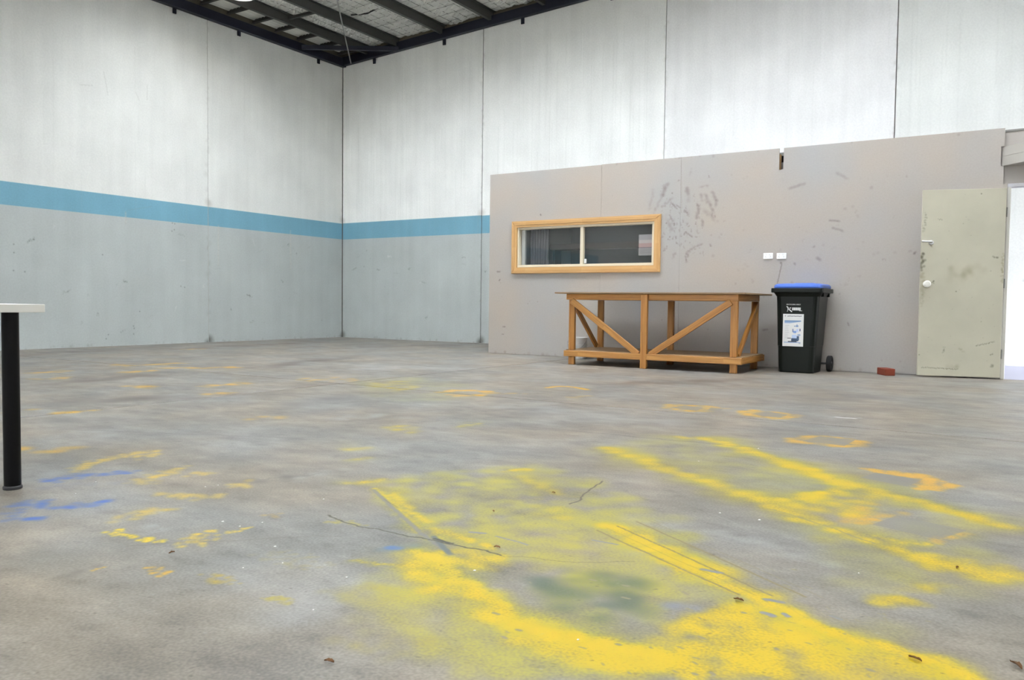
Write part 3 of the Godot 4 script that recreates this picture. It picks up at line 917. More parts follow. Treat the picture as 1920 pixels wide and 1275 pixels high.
# ------------------------------------------------------------------ partition, window, door
func partition_texture() -> Image:
	var ppm := 190.0
	var x0 := -6.79
	var w := int((-0.2 - x0) * ppm)
	var h := int(PART_TOP * ppm)
	var layer := new_layer(w, h)
	var s := {"im": layer, "ppm": ppm, "map": func(p: Vector3) -> Vector2: return Vector2((p.x - x0) * ppm, h - p.y * ppm)}
	var dirt := c8(112, 102, 96)
	# hand and scuff smears to the right of the window
	for e: Array in [["1253,345 1247,354 1242,368", 0.30, 0.026], ["1252,350 1234,385 1226,400", 0.14, 0.024], ["1227,355 1222,375 1217,395", 0.12, 0.024], ["1290,352 1289,366", 0.34, 0.026], ["1291,366 1291,380", 0.12, 0.03], ["1315,364 1317,376", 0.22, 0.024], ["1323,364 1326,376 1334,390 1338,400", 0.22, 0.022], ["1336,360 1344,376 1342,388", 0.24, 0.022], ["1312,387 1308,398 1306,410", 0.28, 0.022], ["1320,395 1330,402 1341,410", 0.15, 0.03], ["1258,380 1270,392", 0.34, 0.012], ["1285,395 1292,405", 0.36, 0.013], ["1256,405 1262,415", 0.3, 0.014], ["1268,385 1276,390", 0.3, 0.012], ["1318,413 1318,426", 0.28, 0.018], ["1282,442 1286,436 1300,446", 0.36, 0.013], ["1318,457 1300,466 1285,476", 0.2, 0.014], ["1286,480 1288,494", 0.24, 0.014], ["1266,474 1262,484", 0.22, 0.02], ["1250,410 1262,435", 0.16, 0.03], ["1240,390 1262,372", 0.18, 0.02], ["1330,348 1312,352", 0.14, 0.014], ["1297,318 1294,330", 0.1, 0.02], ["1340,405 1342,408", 0.4, 0.012]]:
		stroke([s], on_partition(e[0]), dirt, e[1] * 0.5, e[2] * 1.4, 0.0, 0.3, 0.25)
	var local := RandomNumberGenerator.new()
	local.seed = 9
	for i in 90:
		var p := Vector2(local.randfn(1278, 26), local.randfn(415, 28))
		stroke([s], [on_z(p.x, p.y, PART_Z), on_z(p.x + local.randf_range(-3, 3), p.y + local.randf_range(0, 7), PART_Z)], dirt, local.randf_range(0.08, 0.3), local.randf_range(0.008, 0.02), 0.0, 0.5)
	for i in 60:
		var p := Vector2(local.randf_range(1330, 1720), local.randf_range(310, 560))
		stroke([s], [on_z(p.x, p.y, PART_Z), on_z(p.x + local.randf_range(-6, 6), p.y + local.randf_range(-4, 4), PART_Z)], dirt, local.randf_range(0.04, 0.14), local.randf_range(0.012, 0.035), 0.0, 0.5)
	for i in 40:
		var p := Vector2(local.randf_range(925, 1720), local.randf_range(300, 690))
		stroke([s], [on_z(p.x, p.y, PART_Z)], dirt, local.randf_range(0.1, 0.3), local.randf_range(0.006, 0.016), 0.0, 0.5)
	for e: Array in [["932,510 938,510", 0.3, 0.02], ["936,527 938,524", 0.45, 0.016], ["943,613 948,613", 0.3, 0.012], ["941,627 945,627", 0.5, 0.01], ["1013,402 1015,405", 0.4, 0.014], ["1464,493 1466,494", 0.6, 0.02], ["1490,494 1491,497", 0.35, 0.02], ["1555,414 1575,416", 0.2, 0.02], ["1560,428 1582,434", 0.15, 0.025], ["1532,484 1540,488", 0.22, 0.03], ["1525,465 1528,462", 0.2, 0.02], ["1480,355 1510,345", 0.14, 0.03], ["1568,325 1590,336", 0.1, 0.03], ["1718,473 1713,477", 0.3, 0.02], ["1430,620 1440,618", 0.2, 0.02], ["1590,605 1592,612", 0.2, 0.012]]:
		stroke([s], on_partition(e[0]), c8(96, 90, 84), e[1] * 0.6, e[2] * 1.1, 0.0, 0.1, 0.25)
	# drips under the right hand socket
	stroke([s], on_partition("1466,496 1461,520 1458,532"), c8(110, 104, 98), 0.3, 0.008, 0.1, 0.2)
	# filled vertical seam and grime along the floor
	stroke([s], on_partition("1278,302 1278,400"), c8(150, 142, 134), 0.25, 0.012, 0.1, 0.3)
	for i in 60:
		stroke([s], [Vector3(local.randf_range(-6.79, -0.2), local.randf_range(-0.01, 0.03), 0)], c8(120, 108, 92), 0.2, local.randf_range(0.02, 0.05), 0.0)
	for i in 16:
		stroke([s], [Vector3(local.randf_range(-6.7, -0.2), PART_TOP - local.randf_range(0, 0.03), 0)], c8(110, 104, 96), 0.25, local.randf_range(0.012, 0.03), 0.0)
	var cloud := field(w, h, noise(61, 0.6 / (ppm / 8.0), 3), 8)
	var fine := field(w, h, noise(62, 40.0 / ppm, 2))
	var base := M.partition as Color
	var L := layer.get_data()
	var out := PackedByteArray()
	out.resize(w * h * 3)
	for i in w * h:
		var t := (cloud[i] - 128) * 0.00016
		var v := 1.0 + (fine[i] - 128) * 0.00012
		var k := L[i * 4 + 3] / 255.0
		out[i * 3] = clampi(int(lerpf((base.r + t) * v * 255.0, L[i * 4], k)), 0, 255)
		out[i * 3 + 1] = clampi(int(lerpf(base.g * v * 255.0, L[i * 4 + 1], k)), 0, 255)
		out[i * 3 + 2] = clampi(int(lerpf((base.b - t) * v * 255.0, L[i * 4 + 2], k)), 0, 255)
	return Image.create_from_data(w, h, false, Image.FORMAT_RGB8, out)

func build_partition() -> void:
	var p := structure("wall_partition")
	var m := textured(partition_texture(), 0.6, 0.4)
	var uv := func(q: Vector3) -> Vector2: return Vector2((q.x + 6.79) / 6.59, 1.0 - q.y / PART_TOP)
	var T := PART_TOP
	var wx0 := -6.29; var wx1 := -4.17; var wy0 := 1.275; var wy1 := 1.84
	var sheets := [
		[PackedVector2Array([Vector2(-6.79, 0.004), Vector2(-4.957, 0.004), Vector2(-4.957, wy0), Vector2(wx0, wy0), Vector2(wx0, wy1), Vector2(-4.957, wy1), Vector2(-4.957, T - 0.004), Vector2(-6.79, T - 0.004)]), 0.0],
		[PackedVector2Array([Vector2(-4.953, 0.004), Vector2(-3.821, 0.004), Vector2(-3.821, T), Vector2(-4.953, T), Vector2(-4.953, wy1), Vector2(wx1, wy1), Vector2(wx1, wy0), Vector2(-4.953, wy0)]), 0.005],
		[PackedVector2Array([Vector2(-3.819, 0.004), Vector2(-2.5601, 0.004), Vector2(-2.5601, 2.395), Vector2(-2.583, 2.395), Vector2(-2.583, T), Vector2(-3.819, T)]), 0.005],
		[PackedVector2Array([Vector2(-2.5599, 0.004), Vector2(-0.215, 0.004), Vector2(-0.215, 2.067), Vector2(-0.255, 2.067), Vector2(-0.255, 2.255), Vector2(-0.285, 2.255), Vector2(-0.285, 2.462), Vector2(-0.255, 2.462), Vector2(-0.255, T), Vector2(-2.53, T), Vector2(-2.533, 2.40), Vector2(-2.5599, 2.395)]), 0.005]]
	for s: Array in sheets:
		var st := start()
		extrude(st, s[0], PART_Z - 0.012, PART_Z + s[1], uv)
		obj("wall_sheet", st, m, p)
	# timber studs and the sheeting on the far side
	var pine := wood(5, c8(170, 132, 84), c8(206, 172, 120), 0.7)
	for x: float in [-6.765, -3.82, -2.605, -1.4, -0.36]:
		var st := start()
		box(st, Vector3(-T / 2 + 0.02, -0.022, -0.045), Vector3(T / 2 - 0.06, 0.022, 0.045), 0.002)
		obj("stud", st, pine, p, Transform3D(Basis(Vector3.BACK, PI / 2), Vector3(x, T / 2, PART_Z - 0.058)))
	var sb := start()
	box(sb, Vector3(-6.79, 0.004, PART_Z - 0.116), Vector3(wx0, T - 0.02, PART_Z - 0.104), 0.0)
	box(sb, Vector3(wx1, 0.004, PART_Z - 0.116), Vector3(-2.62, T - 0.02, PART_Z - 0.104), 0.0)
	box(sb, Vector3(-2.50, 0.004, PART_Z - 0.116), Vector3(-0.255, T - 0.02, PART_Z - 0.104), 0.0)
	box(sb, Vector3(-2.63, 0.004, PART_Z - 0.116), Vector3(-2.49, 2.5, PART_Z - 0.104), 0.0)
	box(sb, Vector3(wx0, 0.004, PART_Z - 0.116), Vector3(wx1, wy0, PART_Z - 0.104), 0.0)
	box(sb, Vector3(wx0, wy1, PART_Z - 0.116), Vector3(wx1, T - 0.02, PART_Z - 0.104), 0.0)
	obj("rear_sheet", sb, mat(c8(120, 118, 114), 0.8), p)
	# end cap at the corner by the back wall gap, and return wall of the office
	var office := structure("wall_office")
	var st := start()
	box(st, Vector3(-6.79, 0, BACK_Z + 0.01), Vector3(-6.73, T - 0.03, PART_Z - 0.118), 0.0)
	box(st, Vector3(-2.40, 0, BACK_Z + 0.01), Vector3(-2.32, T - 0.03, PART_Z - 0.118), 0.0)
	obj("return_wall", st, mat(c8(150, 148, 146), 0.8), office)
	st = start()
	box(st, Vector3(-6.79, T - 0.07, BACK_Z + 0.01), Vector3(-2.32, T - 0.03, PART_Z - 0.118), 0.0)
	obj("office_lid", st, mat(c8(120, 118, 114), 0.8), office)
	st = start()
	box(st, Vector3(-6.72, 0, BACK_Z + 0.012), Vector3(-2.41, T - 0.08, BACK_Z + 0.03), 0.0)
	obj("added_shade_backing", st, mat(c8(64, 64, 66), 0.8), office)  # dark sheet added so the office looks unlit through the glass
	# header over the doorway, a little behind the partition face, and the slanting boxed beam
	var h := structure("wall_header")
	st = start()
	box(st, Vector3(-0.30, 2.067, PART_Z - 0.10), Vector3(RIGHT_X, T - 0.035, PART_Z - 0.03), 0.002)
	obj("wall_sheet", st, mat(M.partition, 0.6), h)
	st = start()
	box(st, Vector3(-0.254, T - 0.035, PART_Z - 0.10), Vector3(RIGHT_X, T - 0.015, PART_Z - 0.022), 0.002)
	obj("capping_strip", st, mat(c8(132, 130, 126), 0.6), h)
	st = start()
	box(st, Vector3(0.75, 0, PART_Z - 0.10), Vector3(RIGHT_X, 2.067, PART_Z - 0.03), 0.002)
	obj("wall_sheet", st, mat(M.partition, 0.6), h)
	var jam := structure("trim_1")
	st = start()
	box(st, Vector3(-0.215, 0.0, PART_Z - 0.11), Vector3(-0.18, 2.03, PART_Z + 0.005), 0.003)
	obj("jamb", st, mat(c8(190, 188, 180), 0.5), jam)
	st = start()
	box(st, Vector3(-0.215, 2.03, PART_Z - 0.11), Vector3(0.75, 2.067, PART_Z + 0.005), 0.003)
	obj("head_jamb", st, mat(c8(190, 190, 194), 0.5), jam)
	st = start()
	box(st, Vector3(0.715, 0.0, PART_Z - 0.11), Vector3(0.75, 2.03, PART_Z + 0.005), 0.003)
	obj("jamb", st, mat(c8(190, 188, 180), 0.5), jam)
	var bm := thing("boxed_beam", Vector3(-0.275, 2.258, PART_Z - 0.02), -PI / 4.0 - 0.02)
	tag(bm, "grey boxed beam of two boards slanting out from the partition top above the doorway", "beam")
	for k in 2:
		st = start()
		box(st, Vector3(0, k * 0.101, -0.16), Vector3(6.7, k * 0.101 + 0.099, 0), 0.002)
		obj("board", st, mat(c8(170, 166, 158), 0.6), bm)

func build_window() -> void:
	var win := structure("window_1")
	var pine_h := wood(21, c8(188, 144, 88), c8(216, 178, 124), 0.45)
	var x0 := -6.385; var x1 := -4.078; var y0 := 1.18; var y1 := 1.938; var wd := 0.09
	# four mitred architraves with a rounded outer lip
	for k in 4:
		var st := start()
		var horiz := k < 2
		var len: float = (x1 - x0) if horiz else (y1 - y0)
		for lip in 2:
			var in0 := 0.0 if lip == 0 else 0.012
			var wid := wd if lip == 0 else 0.055
			var z1 := 0.022 if lip == 0 else 0.03
			extrude(st, PackedVector2Array([Vector2(-len / 2 + in0, -in0), Vector2(len / 2 - in0, -in0), Vector2(len / 2 - wid - in0, -wid - in0 + (0.0 if lip == 0 else 0.012)), Vector2(-len / 2 + wid + in0, -wid - in0 + (0.0 if lip == 0 else 0.012))]), 0.0 if lip == 0 else 0.02, z1)
		var at: Vector3 = [Vector3((x0 + x1) / 2, y1, PART_Z + 0.005), Vector3((x0 + x1) / 2, y0, PART_Z + 0.005), Vector3(x0, (y0 + y1) / 2, PART_Z + 0.005), Vector3(x1, (y0 + y1) / 2, PART_Z + 0.005)][k]
		obj("timber_architrave", st, pine_h, win, Transform3D(Basis(Vector3.BACK, [0.0, PI, PI / 2, -PI / 2][k]), at))
	# cream sliding-window frame
	var cream := mat(c8(214, 204, 180), 0.45)
	var fx0 := -6.292; var fx1 := -4.172; var fy0 := 1.272; var fy1 := 1.846
	var st := start()
	box(st, Vector3(fx0, fy1 - 0.028, PART_Z - 0.09), Vector3(fx1, fy1, PART_Z + 0.012), 0.002)
	box(st, Vector3(fx0, fy0, PART_Z - 0.09), Vector3(fx1, fy0 + 0.034, PART_Z + 0.012), 0.002)
	box(st, Vector3(fx0, fy0 + 0.034, PART_Z - 0.09), Vector3(fx0 + 0.022, fy1 - 0.028, PART_Z + 0.012), 0.002)
	box(st, Vector3(fx1 - 0.03, fy0 + 0.034, PART_Z - 0.09), Vector3(fx1, fy1 - 0.028, PART_Z + 0.012), 0.002)
	obj("window_frame", st, cream, win)
	st = start()
	box(st, Vector3(-5.27, fy0 + 0.03, PART_Z - 0.05), Vector3(-5.222, fy1 - 0.025, PART_Z + 0.006), 0.003)
	obj("mullion", st, cream, win)
	var glass := mat(Color(0.75, 0.8, 0.8, 0.02), 0.03)
	glass.transparency = BaseMaterial3D.TRANSPARENCY_ALPHA
	for e: Array in [[fx0 + 0.02, -5.245, -0.035], [-5.25, fx1 - 0.028, -0.020]]:
		st = start()
		box(st, Vector3(e[0], fy0 + 0.03, PART_Z + e[2] - 0.002), Vector3(e[1], fy1 - 0.024, PART_Z + e[2] + 0.002), 0.0)
		obj("pane", st, glass, win)
	st = start()
	box(st, Vector3(-5.205, 1.315, PART_Z - 0.016), Vector3(-5.175, 1.375, PART_Z + 0.004), 0.006)
	obj("latch", st, mat(c8(232, 232, 230), 0.4), win)
	st = start()
	box(st, Vector3(fx0 + 0.03, fy0 + 0.04, PART_Z - 0.10), Vector3(fx0 + 0.085, fy1 - 0.03, PART_Z - 0.06), 0.003)
	obj("sash_stile", st, mat(c8(190, 194, 190), 0.5), win)
	# inside the dark office: ribbed grey panel, shelf added for the reflected band, notice
	var sh := thing("added_shelf", Vector3(-5.2, 1.35, -10.75))
	tag(sh, "dark brown shelf added behind the office window for the band reflected in its glass", "shelf")
	st = start()
	box(st, Vector3(-0.95, 0.215, -0.2), Vector3(1.0, 0.30, 0.0), 0.004)
	obj("shelf_board", st, mat(c8(70, 58, 50), 0.7), sh)
	for x: float in [-0.9, 0.9]:
		st = start()
		box(st, Vector3(x, -1.35, -0.2), Vector3(x + 0.04, 0.215, 0.0), 0.004)
		obj("shelf_support", st, mat(c8(50, 44, 40), 0.7), sh)
	st = start()
	for k in 7:
		var x := -6.20 + k * 0.045
		lathe(st, [Vector2(0.026, 1.05), Vector2(0.022, 2.0)], 12, Transform3D(Basis(), Vector3(x, 0, -10.30)))
	box(st, Vector3(-6.23, 2.0, -10.32), Vector3(-5.9, 2.03, -10.28), 0.003)
	tag(obj("ribbed_panel", st, mat(c8(96, 96, 102), 0.9)), "ribbed grey panel at the left end inside the office window", "ribbed_panel")
	var sheet := Image.create(96, 192, false, Image.FORMAT_RGB8)
	sheet.fill(c8(150, 148, 150))
	sheet.fill_rect(Rect2i(0, 50, 96, 40), c8(176, 168, 168))
	sheet.fill_rect(Rect2i(0, 80, 96, 40), c8(170, 140, 136))
	sheet.fill_rect(Rect2i(0, 116, 96, 6), c8(110, 90, 100))
	for k in 5:
		sheet.fill_rect(Rect2i(8, 130 + k * 12, 78, 4), c8(104, 104, 108))
	st = start()
	var q := [on_z(1198, 440, PART_Z - 0.026), on_z(1198, 479, PART_Z - 0.026), on_z(1226, 479, PART_Z - 0.026), on_z(1226, 438, PART_Z - 0.026)]
	box(st, Vector3(q[0].x, q[1].y, PART_Z - 0.0268), Vector3(q[2].x - 0.005, q[0].y, PART_Z - 0.0252), 0.0, func(v: Vector3) -> Vector2: return Vector2((v.x - q[0].x) / (q[2].x - q[0].x), (q[0].y - v.y) / (q[0].y - q[1].y)))
	tag(obj("paper_notice", st, textured(sheet, 0.8)), "paper notice stuck inside the right end of the office window", "notice")

func build_door() -> void:
	var hinge := Vector3(-0.217, 0.018, -10.02)
	var free := Vector3(-0.985, 0.018, -9.79)
	var w := hinge.distance_to(free)
	var d := structure("door_1")
	d.position = hinge
	d.rotation.y = atan2(-(free.z - hinge.z), free.x - hinge.x) + PI   # local -x runs to the free edge
	var ppm := 260.0
	var iw := int(w * ppm); var ih := int(2.0 * ppm)
	var layer := new_layer(iw, ih)
	var s := {"im": layer, "ppm": ppm, "map": func(p: Vector3) -> Vector2: return Vector2(p.x * ppm, ih - p.y * ppm)}
	var grime := c8(120, 108, 78)
	var dk := c8(86, 82, 66)
	# positions in metres from the free edge
	for e: Array in [[0.02, 1.15, 0.02, 1.33, 0.45, 0.022, 0], [0.03, 0.9, 0.02, 1.12, 0.16, 0.025, 1], [0.28, 1.10, 0.58, 1.15, 0.10, 0.07, 1], [0.36, 1.10, 0.52, 1.10, 0.12, 0.05, 1], [0.25, 1.13, 0.30, 1.16, 0.1, 0.05, 1], [0.02, 1.55, 0.04, 1.75, 0.12, 0.014, 0], [0.03, 0.75, 0.03, 0.9, 0.12, 0.02, 1], [0.7, 1.28, 0.74, 1.26, 0.3, 0.014, 0], [0.56, 0.33, 0.74, 0.38, 0.25, 0.006, 0], [0.35, 0.91, 0.355, 0.915, 0.6, 0.01, 0], [0.56, 1.94, 0.565, 1.94, 0.7, 0.01, 0], [0.04, 0.085, 0.4, 0.075, 0.25, 0.006, 0], [0.72, 0.10, 0.74, 0.14, 0.25, 0.02, 0], [0.32, 0.12, 0.40, 0.08, 0.12, 0.04, 1], [0.79, 1.0, 0.79, 1.3, 0.2, 0.02, 1], [0.16, 1.68, 0.2, 1.68, 0.2, 0.006, 0], [0.25, 0.25, 0.26, 0.3, 0.2, 0.01, 0], [0.02, 0.22, 0.025, 0.222, 0.6, 0.01, 0], [0.12, 1.0, 0.14, 1.02, 0.4, 0.01, 0], [0.7, 0.24, 0.73, 0.25, 0.25, 0.012, 0], [0.4, 0.3, 0.44, 0.26, 0.12, 0.02, 1]]:
		stroke([s], [Vector3(e[0], e[1], 0), Vector3(e[2], e[3], 0)], grime if e[6] else dk, e[4], e[5], 0.0, 0.5)
	var local := RandomNumberGenerator.new()
	local.seed = 5
	for i in 50:
		stroke([s], [Vector3(local.randf_range(0, w), local.randf_range(0, 2), 0)], dk, local.randf_range(0.08, 0.25), local.randf_range(0.004, 0.01), 0.0)
	var cloud := field(iw, ih, noise(71, 1.6 / (ppm / 4.0), 4), 4)
	var L := layer.get_data()
	var base := M.door as Color
	var out := PackedByteArray()
	out.resize(iw * ih * 3)
	for i in iw * ih:
		var v := 1.0 + (cloud[i] - 128) * 0.00025
		var k := L[i * 4 + 3] / 255.0
		out[i * 3] = clampi(int(lerpf(base.r * v * 255.0, L[i * 4], k)), 0, 255)
		out[i * 3 + 1] = clampi(int(lerpf(base.g * v * 255.0, L[i * 4 + 1], k)), 0, 255)
		out[i * 3 + 2] = clampi(int(lerpf(base.b * v * 255.0, L[i * 4 + 2], k)), 0, 255)
	var m := textured(Image.create_from_data(iw, ih, false, Image.FORMAT_RGB8, out), 0.5, 0.45)
	var st := start()
	box(st, Vector3(-w, 0, -0.038), Vector3(0, 2.0, 0), 0.002, func(p: Vector3) -> Vector2: return Vector2((p.x + w) / w, 1.0 - p.y / 2.0))
	obj("leaf", st, m, d)
	var chrome := mat(c8(214, 214, 214), 0.25, 0.8)
	var fx := -w
	st = start()
	lathe(st, [Vector2(0.026, 0), Vector2(0.026, 0.008), Vector2(0.02, 0.011), Vector2(0.009, 0.012), Vector2(0.009, 0.045), Vector2(0.0, 0.045)], 20, Transform3D(Basis(Vector3.RIGHT, PI / 2), Vector3(fx + 0.095, 1.435, 0)))
	tube(st, [Vector3(fx + 0.10, 1.44, 0.045), Vector3(fx + 0.08, 1.442, 0.05), Vector3(fx - 0.005, 1.446, 0.048)], 0.011, 10)
	obj("lever_handle", st, chrome, d)
	st = start()
	lathe(st, [Vector2(0.034, 0), Vector2(0.034, 0.006), Vector2(0.016, 0.01), Vector2(0.014, 0.025), Vector2(0.028, 0.034), Vector2(0.037, 0.046), Vector2(0.036, 0.058), Vector2(0.026, 0.066), Vector2(0.0, 0.068)], 28, Transform3D(Basis(Vector3.RIGHT, PI / 2), Vector3(fx + 0.062, 0.99, 0)))
	obj("door_knob", st, mat(c8(232, 230, 222), 0.3), d)
	for y: float in [0.25, 1.0, 1.75]:
		st = start()
		tube(st, [Vector3(0.012, y - 0.05, -0.02), Vector3(0.012, y + 0.05, -0.02)], 0.007, 10)
		obj("hinge", st, mat(c8(110, 110, 104), 0.5), d)
	for k in 2:
		var o := thing("power_outlet", on_z([1440.5, 1465.5][k], 480, PART_Z + 0.005))
		tag(o, ["white double power outlet on grey partition, farther from the door", "white double power outlet on grey partition with a dirty drip below it"][k], "outlet", "white power outlets on the partition")
		st = start()
		box(st, Vector3(-0.057, -0.036, 0), Vector3(0.057, 0.036, 0.011), 0.004)
		obj("cover_plate", st, mat(c8(236, 236, 234), 0.4), o)
		for i in 2:
			st = start()
			box(st, Vector3(-0.028 + i * 0.042, 0.008, 0.010), Vector3(-0.016 + i * 0.042, 0.026, 0.0155), 0.002)
			obj("switch", st, mat(c8(222, 222, 220), 0.4), o)
			st = start()
			for j in 3:
				var a := PI / 2 + TAU * j / 3.0
				var cx := -0.030 + i * 0.06
				box(st, Vector3(-0.0012, -0.004, 0.0105), Vector3(0.0012, 0.004, 0.0122), 0.0, null, Transform3D(Basis(Vector3.BACK, a - PI / 2 + (0.5 if j else 0.0)), Vector3(cx + cos(a) * 0.008, -0.012 + sin(a) * 0.008, 0)))
			obj("socket_slot", st, mat(c8(60, 60, 60), 0.6), o)

# ------------------------------------------------------------------ furniture
func plank(parent: Node3D, called: String, a: Vector3, b: Vector3, w: float, t: float, m: Material, up := Vector3.UP, e := 0.003) -> MeshInstance3D:
	# a timber from a to b; w measured along up, t across
	var st := start()
	var d := b - a
	var L := d.length()
	box(st, Vector3(-L / 2, -w / 2, -t / 2), Vector3(L / 2, w / 2, t / 2), e)
	var x := d.normalized()
	var z := x.cross(up).normalized()
	var y := z.cross(x)
	return obj(called, st, m, parent, Transform3D(Basis(x, y, z), (a + b) / 2))

func build_bench() -> void:
	var b := thing("workbench", Vector3(-3.74, 0, -9.29))
	tag(b, "long orange-brown timber workbench with diagonal braces and a lower shelf", "workbench")
	var w1 := wood(31, M.wood_dark, M.wood_light, 0.42)
	var w2 := wood(37, (M.wood_dark as Color).darkened(0.08), (M.wood_light as Color).darkened(0.05), 0.42)
	var w3 := wood(43, (M.wood_dark as Color).lightened(0.04), (M.wood_light as Color).lightened(0.02), 0.42)
	var ply := wood(51, c8(122, 98, 70), c8(170, 142, 106), 0.7)
	var fz := 0.42
	var rz := -0.42
	var lx := -1.012; var mx := -0.035; var rx := 1.015
	var lt := 0.045
	var lw := 0.078
	# legs
	for x: float in [lx, mx, rx]:
		for z: float in [fz, rz]:
			var zc := (z - lt / 2) if z > 0 else (z + lt / 2)
			var top := 0.868
			if x == mx and z > 0: zc += 0.046
			plank(b, "leg", Vector3(x, 0, zc), Vector3(x, top if x == mx and z > 0 else 0.80, zc), lw, lt, [w1, w2, w3][int(absf(x * 3.0)) % 3], Vector3.RIGHT)
	# apron and lower rails
	for z: float in [fz, rz]:
		var zc := (z - 0.0225) if z > 0 else (z + 0.0225)
		plank(b, "apron_rail", Vector3(-1.09, 0.838, zc), Vector3(1.06, 0.838, zc), 0.072, 0.042, w1)
		plank(b, "lower_rail", Vector3(-1.095, 0.138, zc + 0.045 * signf(z)), Vector3(1.12, 0.138, zc + 0.045 * signf(z)), 0.072, 0.042, w3)
	for x: float in [-1.068, 1.037]:
		plank(b, "apron_rail", Vector3(x, 0.838, rz + 0.046), Vector3(x, 0.838, fz - 0.046), 0.072, 0.042, w2)
	for x: float in [-1.073, 1.098]:
		plank(b, "lower_rail", Vector3(x, 0.138, rz + 0.001), Vector3(x, 0.138, fz - 0.001), 0.072, 0.042, w2)
	# diagonal braces
	var fb := fz + 0.016
	plank(b, "brace", Vector3(lx + 0.01, 0.79, fb), Vector3(mx - 0.075, 0.165, fb), 0.072, 0.03, w3)
	plank(b, "brace", Vector3(rx - 0.03, 0.79, fb), Vector3(mx + 0.075, 0.165, fb), 0.072, 0.03, w1)
	plank(b, "brace", Vector3(lx - 0.02, 0.77, fz - 0.08), Vector3(lx - 0.02, 0.20, rz + 0.10), 0.06, 0.035, w2)
	plank(b, "brace", Vector3(rx + 0.03, 0.77, rz + 0.06), Vector3(rx + 0.03, 0.19, fz - 0.08), 0.06, 0.035, w1)
	# worktop and shelf, each of two sheets
	for k in 2:
		var a := -1.23 + k * 1.19
		plank(b, "worktop_board", Vector3(a, 0.884, -0.085), Vector3(a + [1.188, 1.19][k], 0.884, -0.085), 1.11, 0.018, ply, Vector3(0, 0, -1), 0.002)
		var c := -1.085 + k * 1.10
		plank(b, "shelf_board", Vector3(c, 0.178, 0.0), Vector3(c + 1.098, 0.178, 0.0), 0.84, 0.012, ply, Vector3(0, 0, -1), 0.002)

func build_bucket() -> void:
	var at := ground(1088, 679)
	var b := thing("bucket", Vector3(-5.18, 0, -9.86))
	tag(b, "white plastic bucket behind the left leg of the workbench", "bucket")
	var white := mat(c8(206, 206, 202), 0.45)
	var st := start()
	lathe(st, [Vector2(0.0, 0.0), Vector2(0.108, 0.0), Vector2(0.112, 0.004), Vector2(0.124, 0.20), Vector2(0.131, 0.202), Vector2(0.131, 0.214), Vector2(0.126, 0.216), Vector2(0.130, 0.285), Vector2(0.126, 0.285), Vector2(0.107, 0.01), Vector2(0.0, 0.01)], 40)
	obj("body", st, white, b)
	st = start()
	lathe(st, [Vector2(0.131, 0.28), Vector2(0.139, 0.28), Vector2(0.141, 0.286), Vector2(0.139, 0.294), Vector2(0.128, 0.294), Vector2(0.126, 0.287), Vector2(0.131, 0.28)], 40)
	obj("rim", st, white, b)
	st = start()
	var pts := []
	for k in 13:
		var a := PI * k / 12.0
		pts.append(Vector3(0.14 * cos(a), 0.25 - 0.13 * sin(a) , 0.02 + 0.11 * sin(a)))
	tube(st, pts, 0.0025, 6)
	obj("handle", st, mat(c8(150, 150, 150), 0.4, 0.7), b)

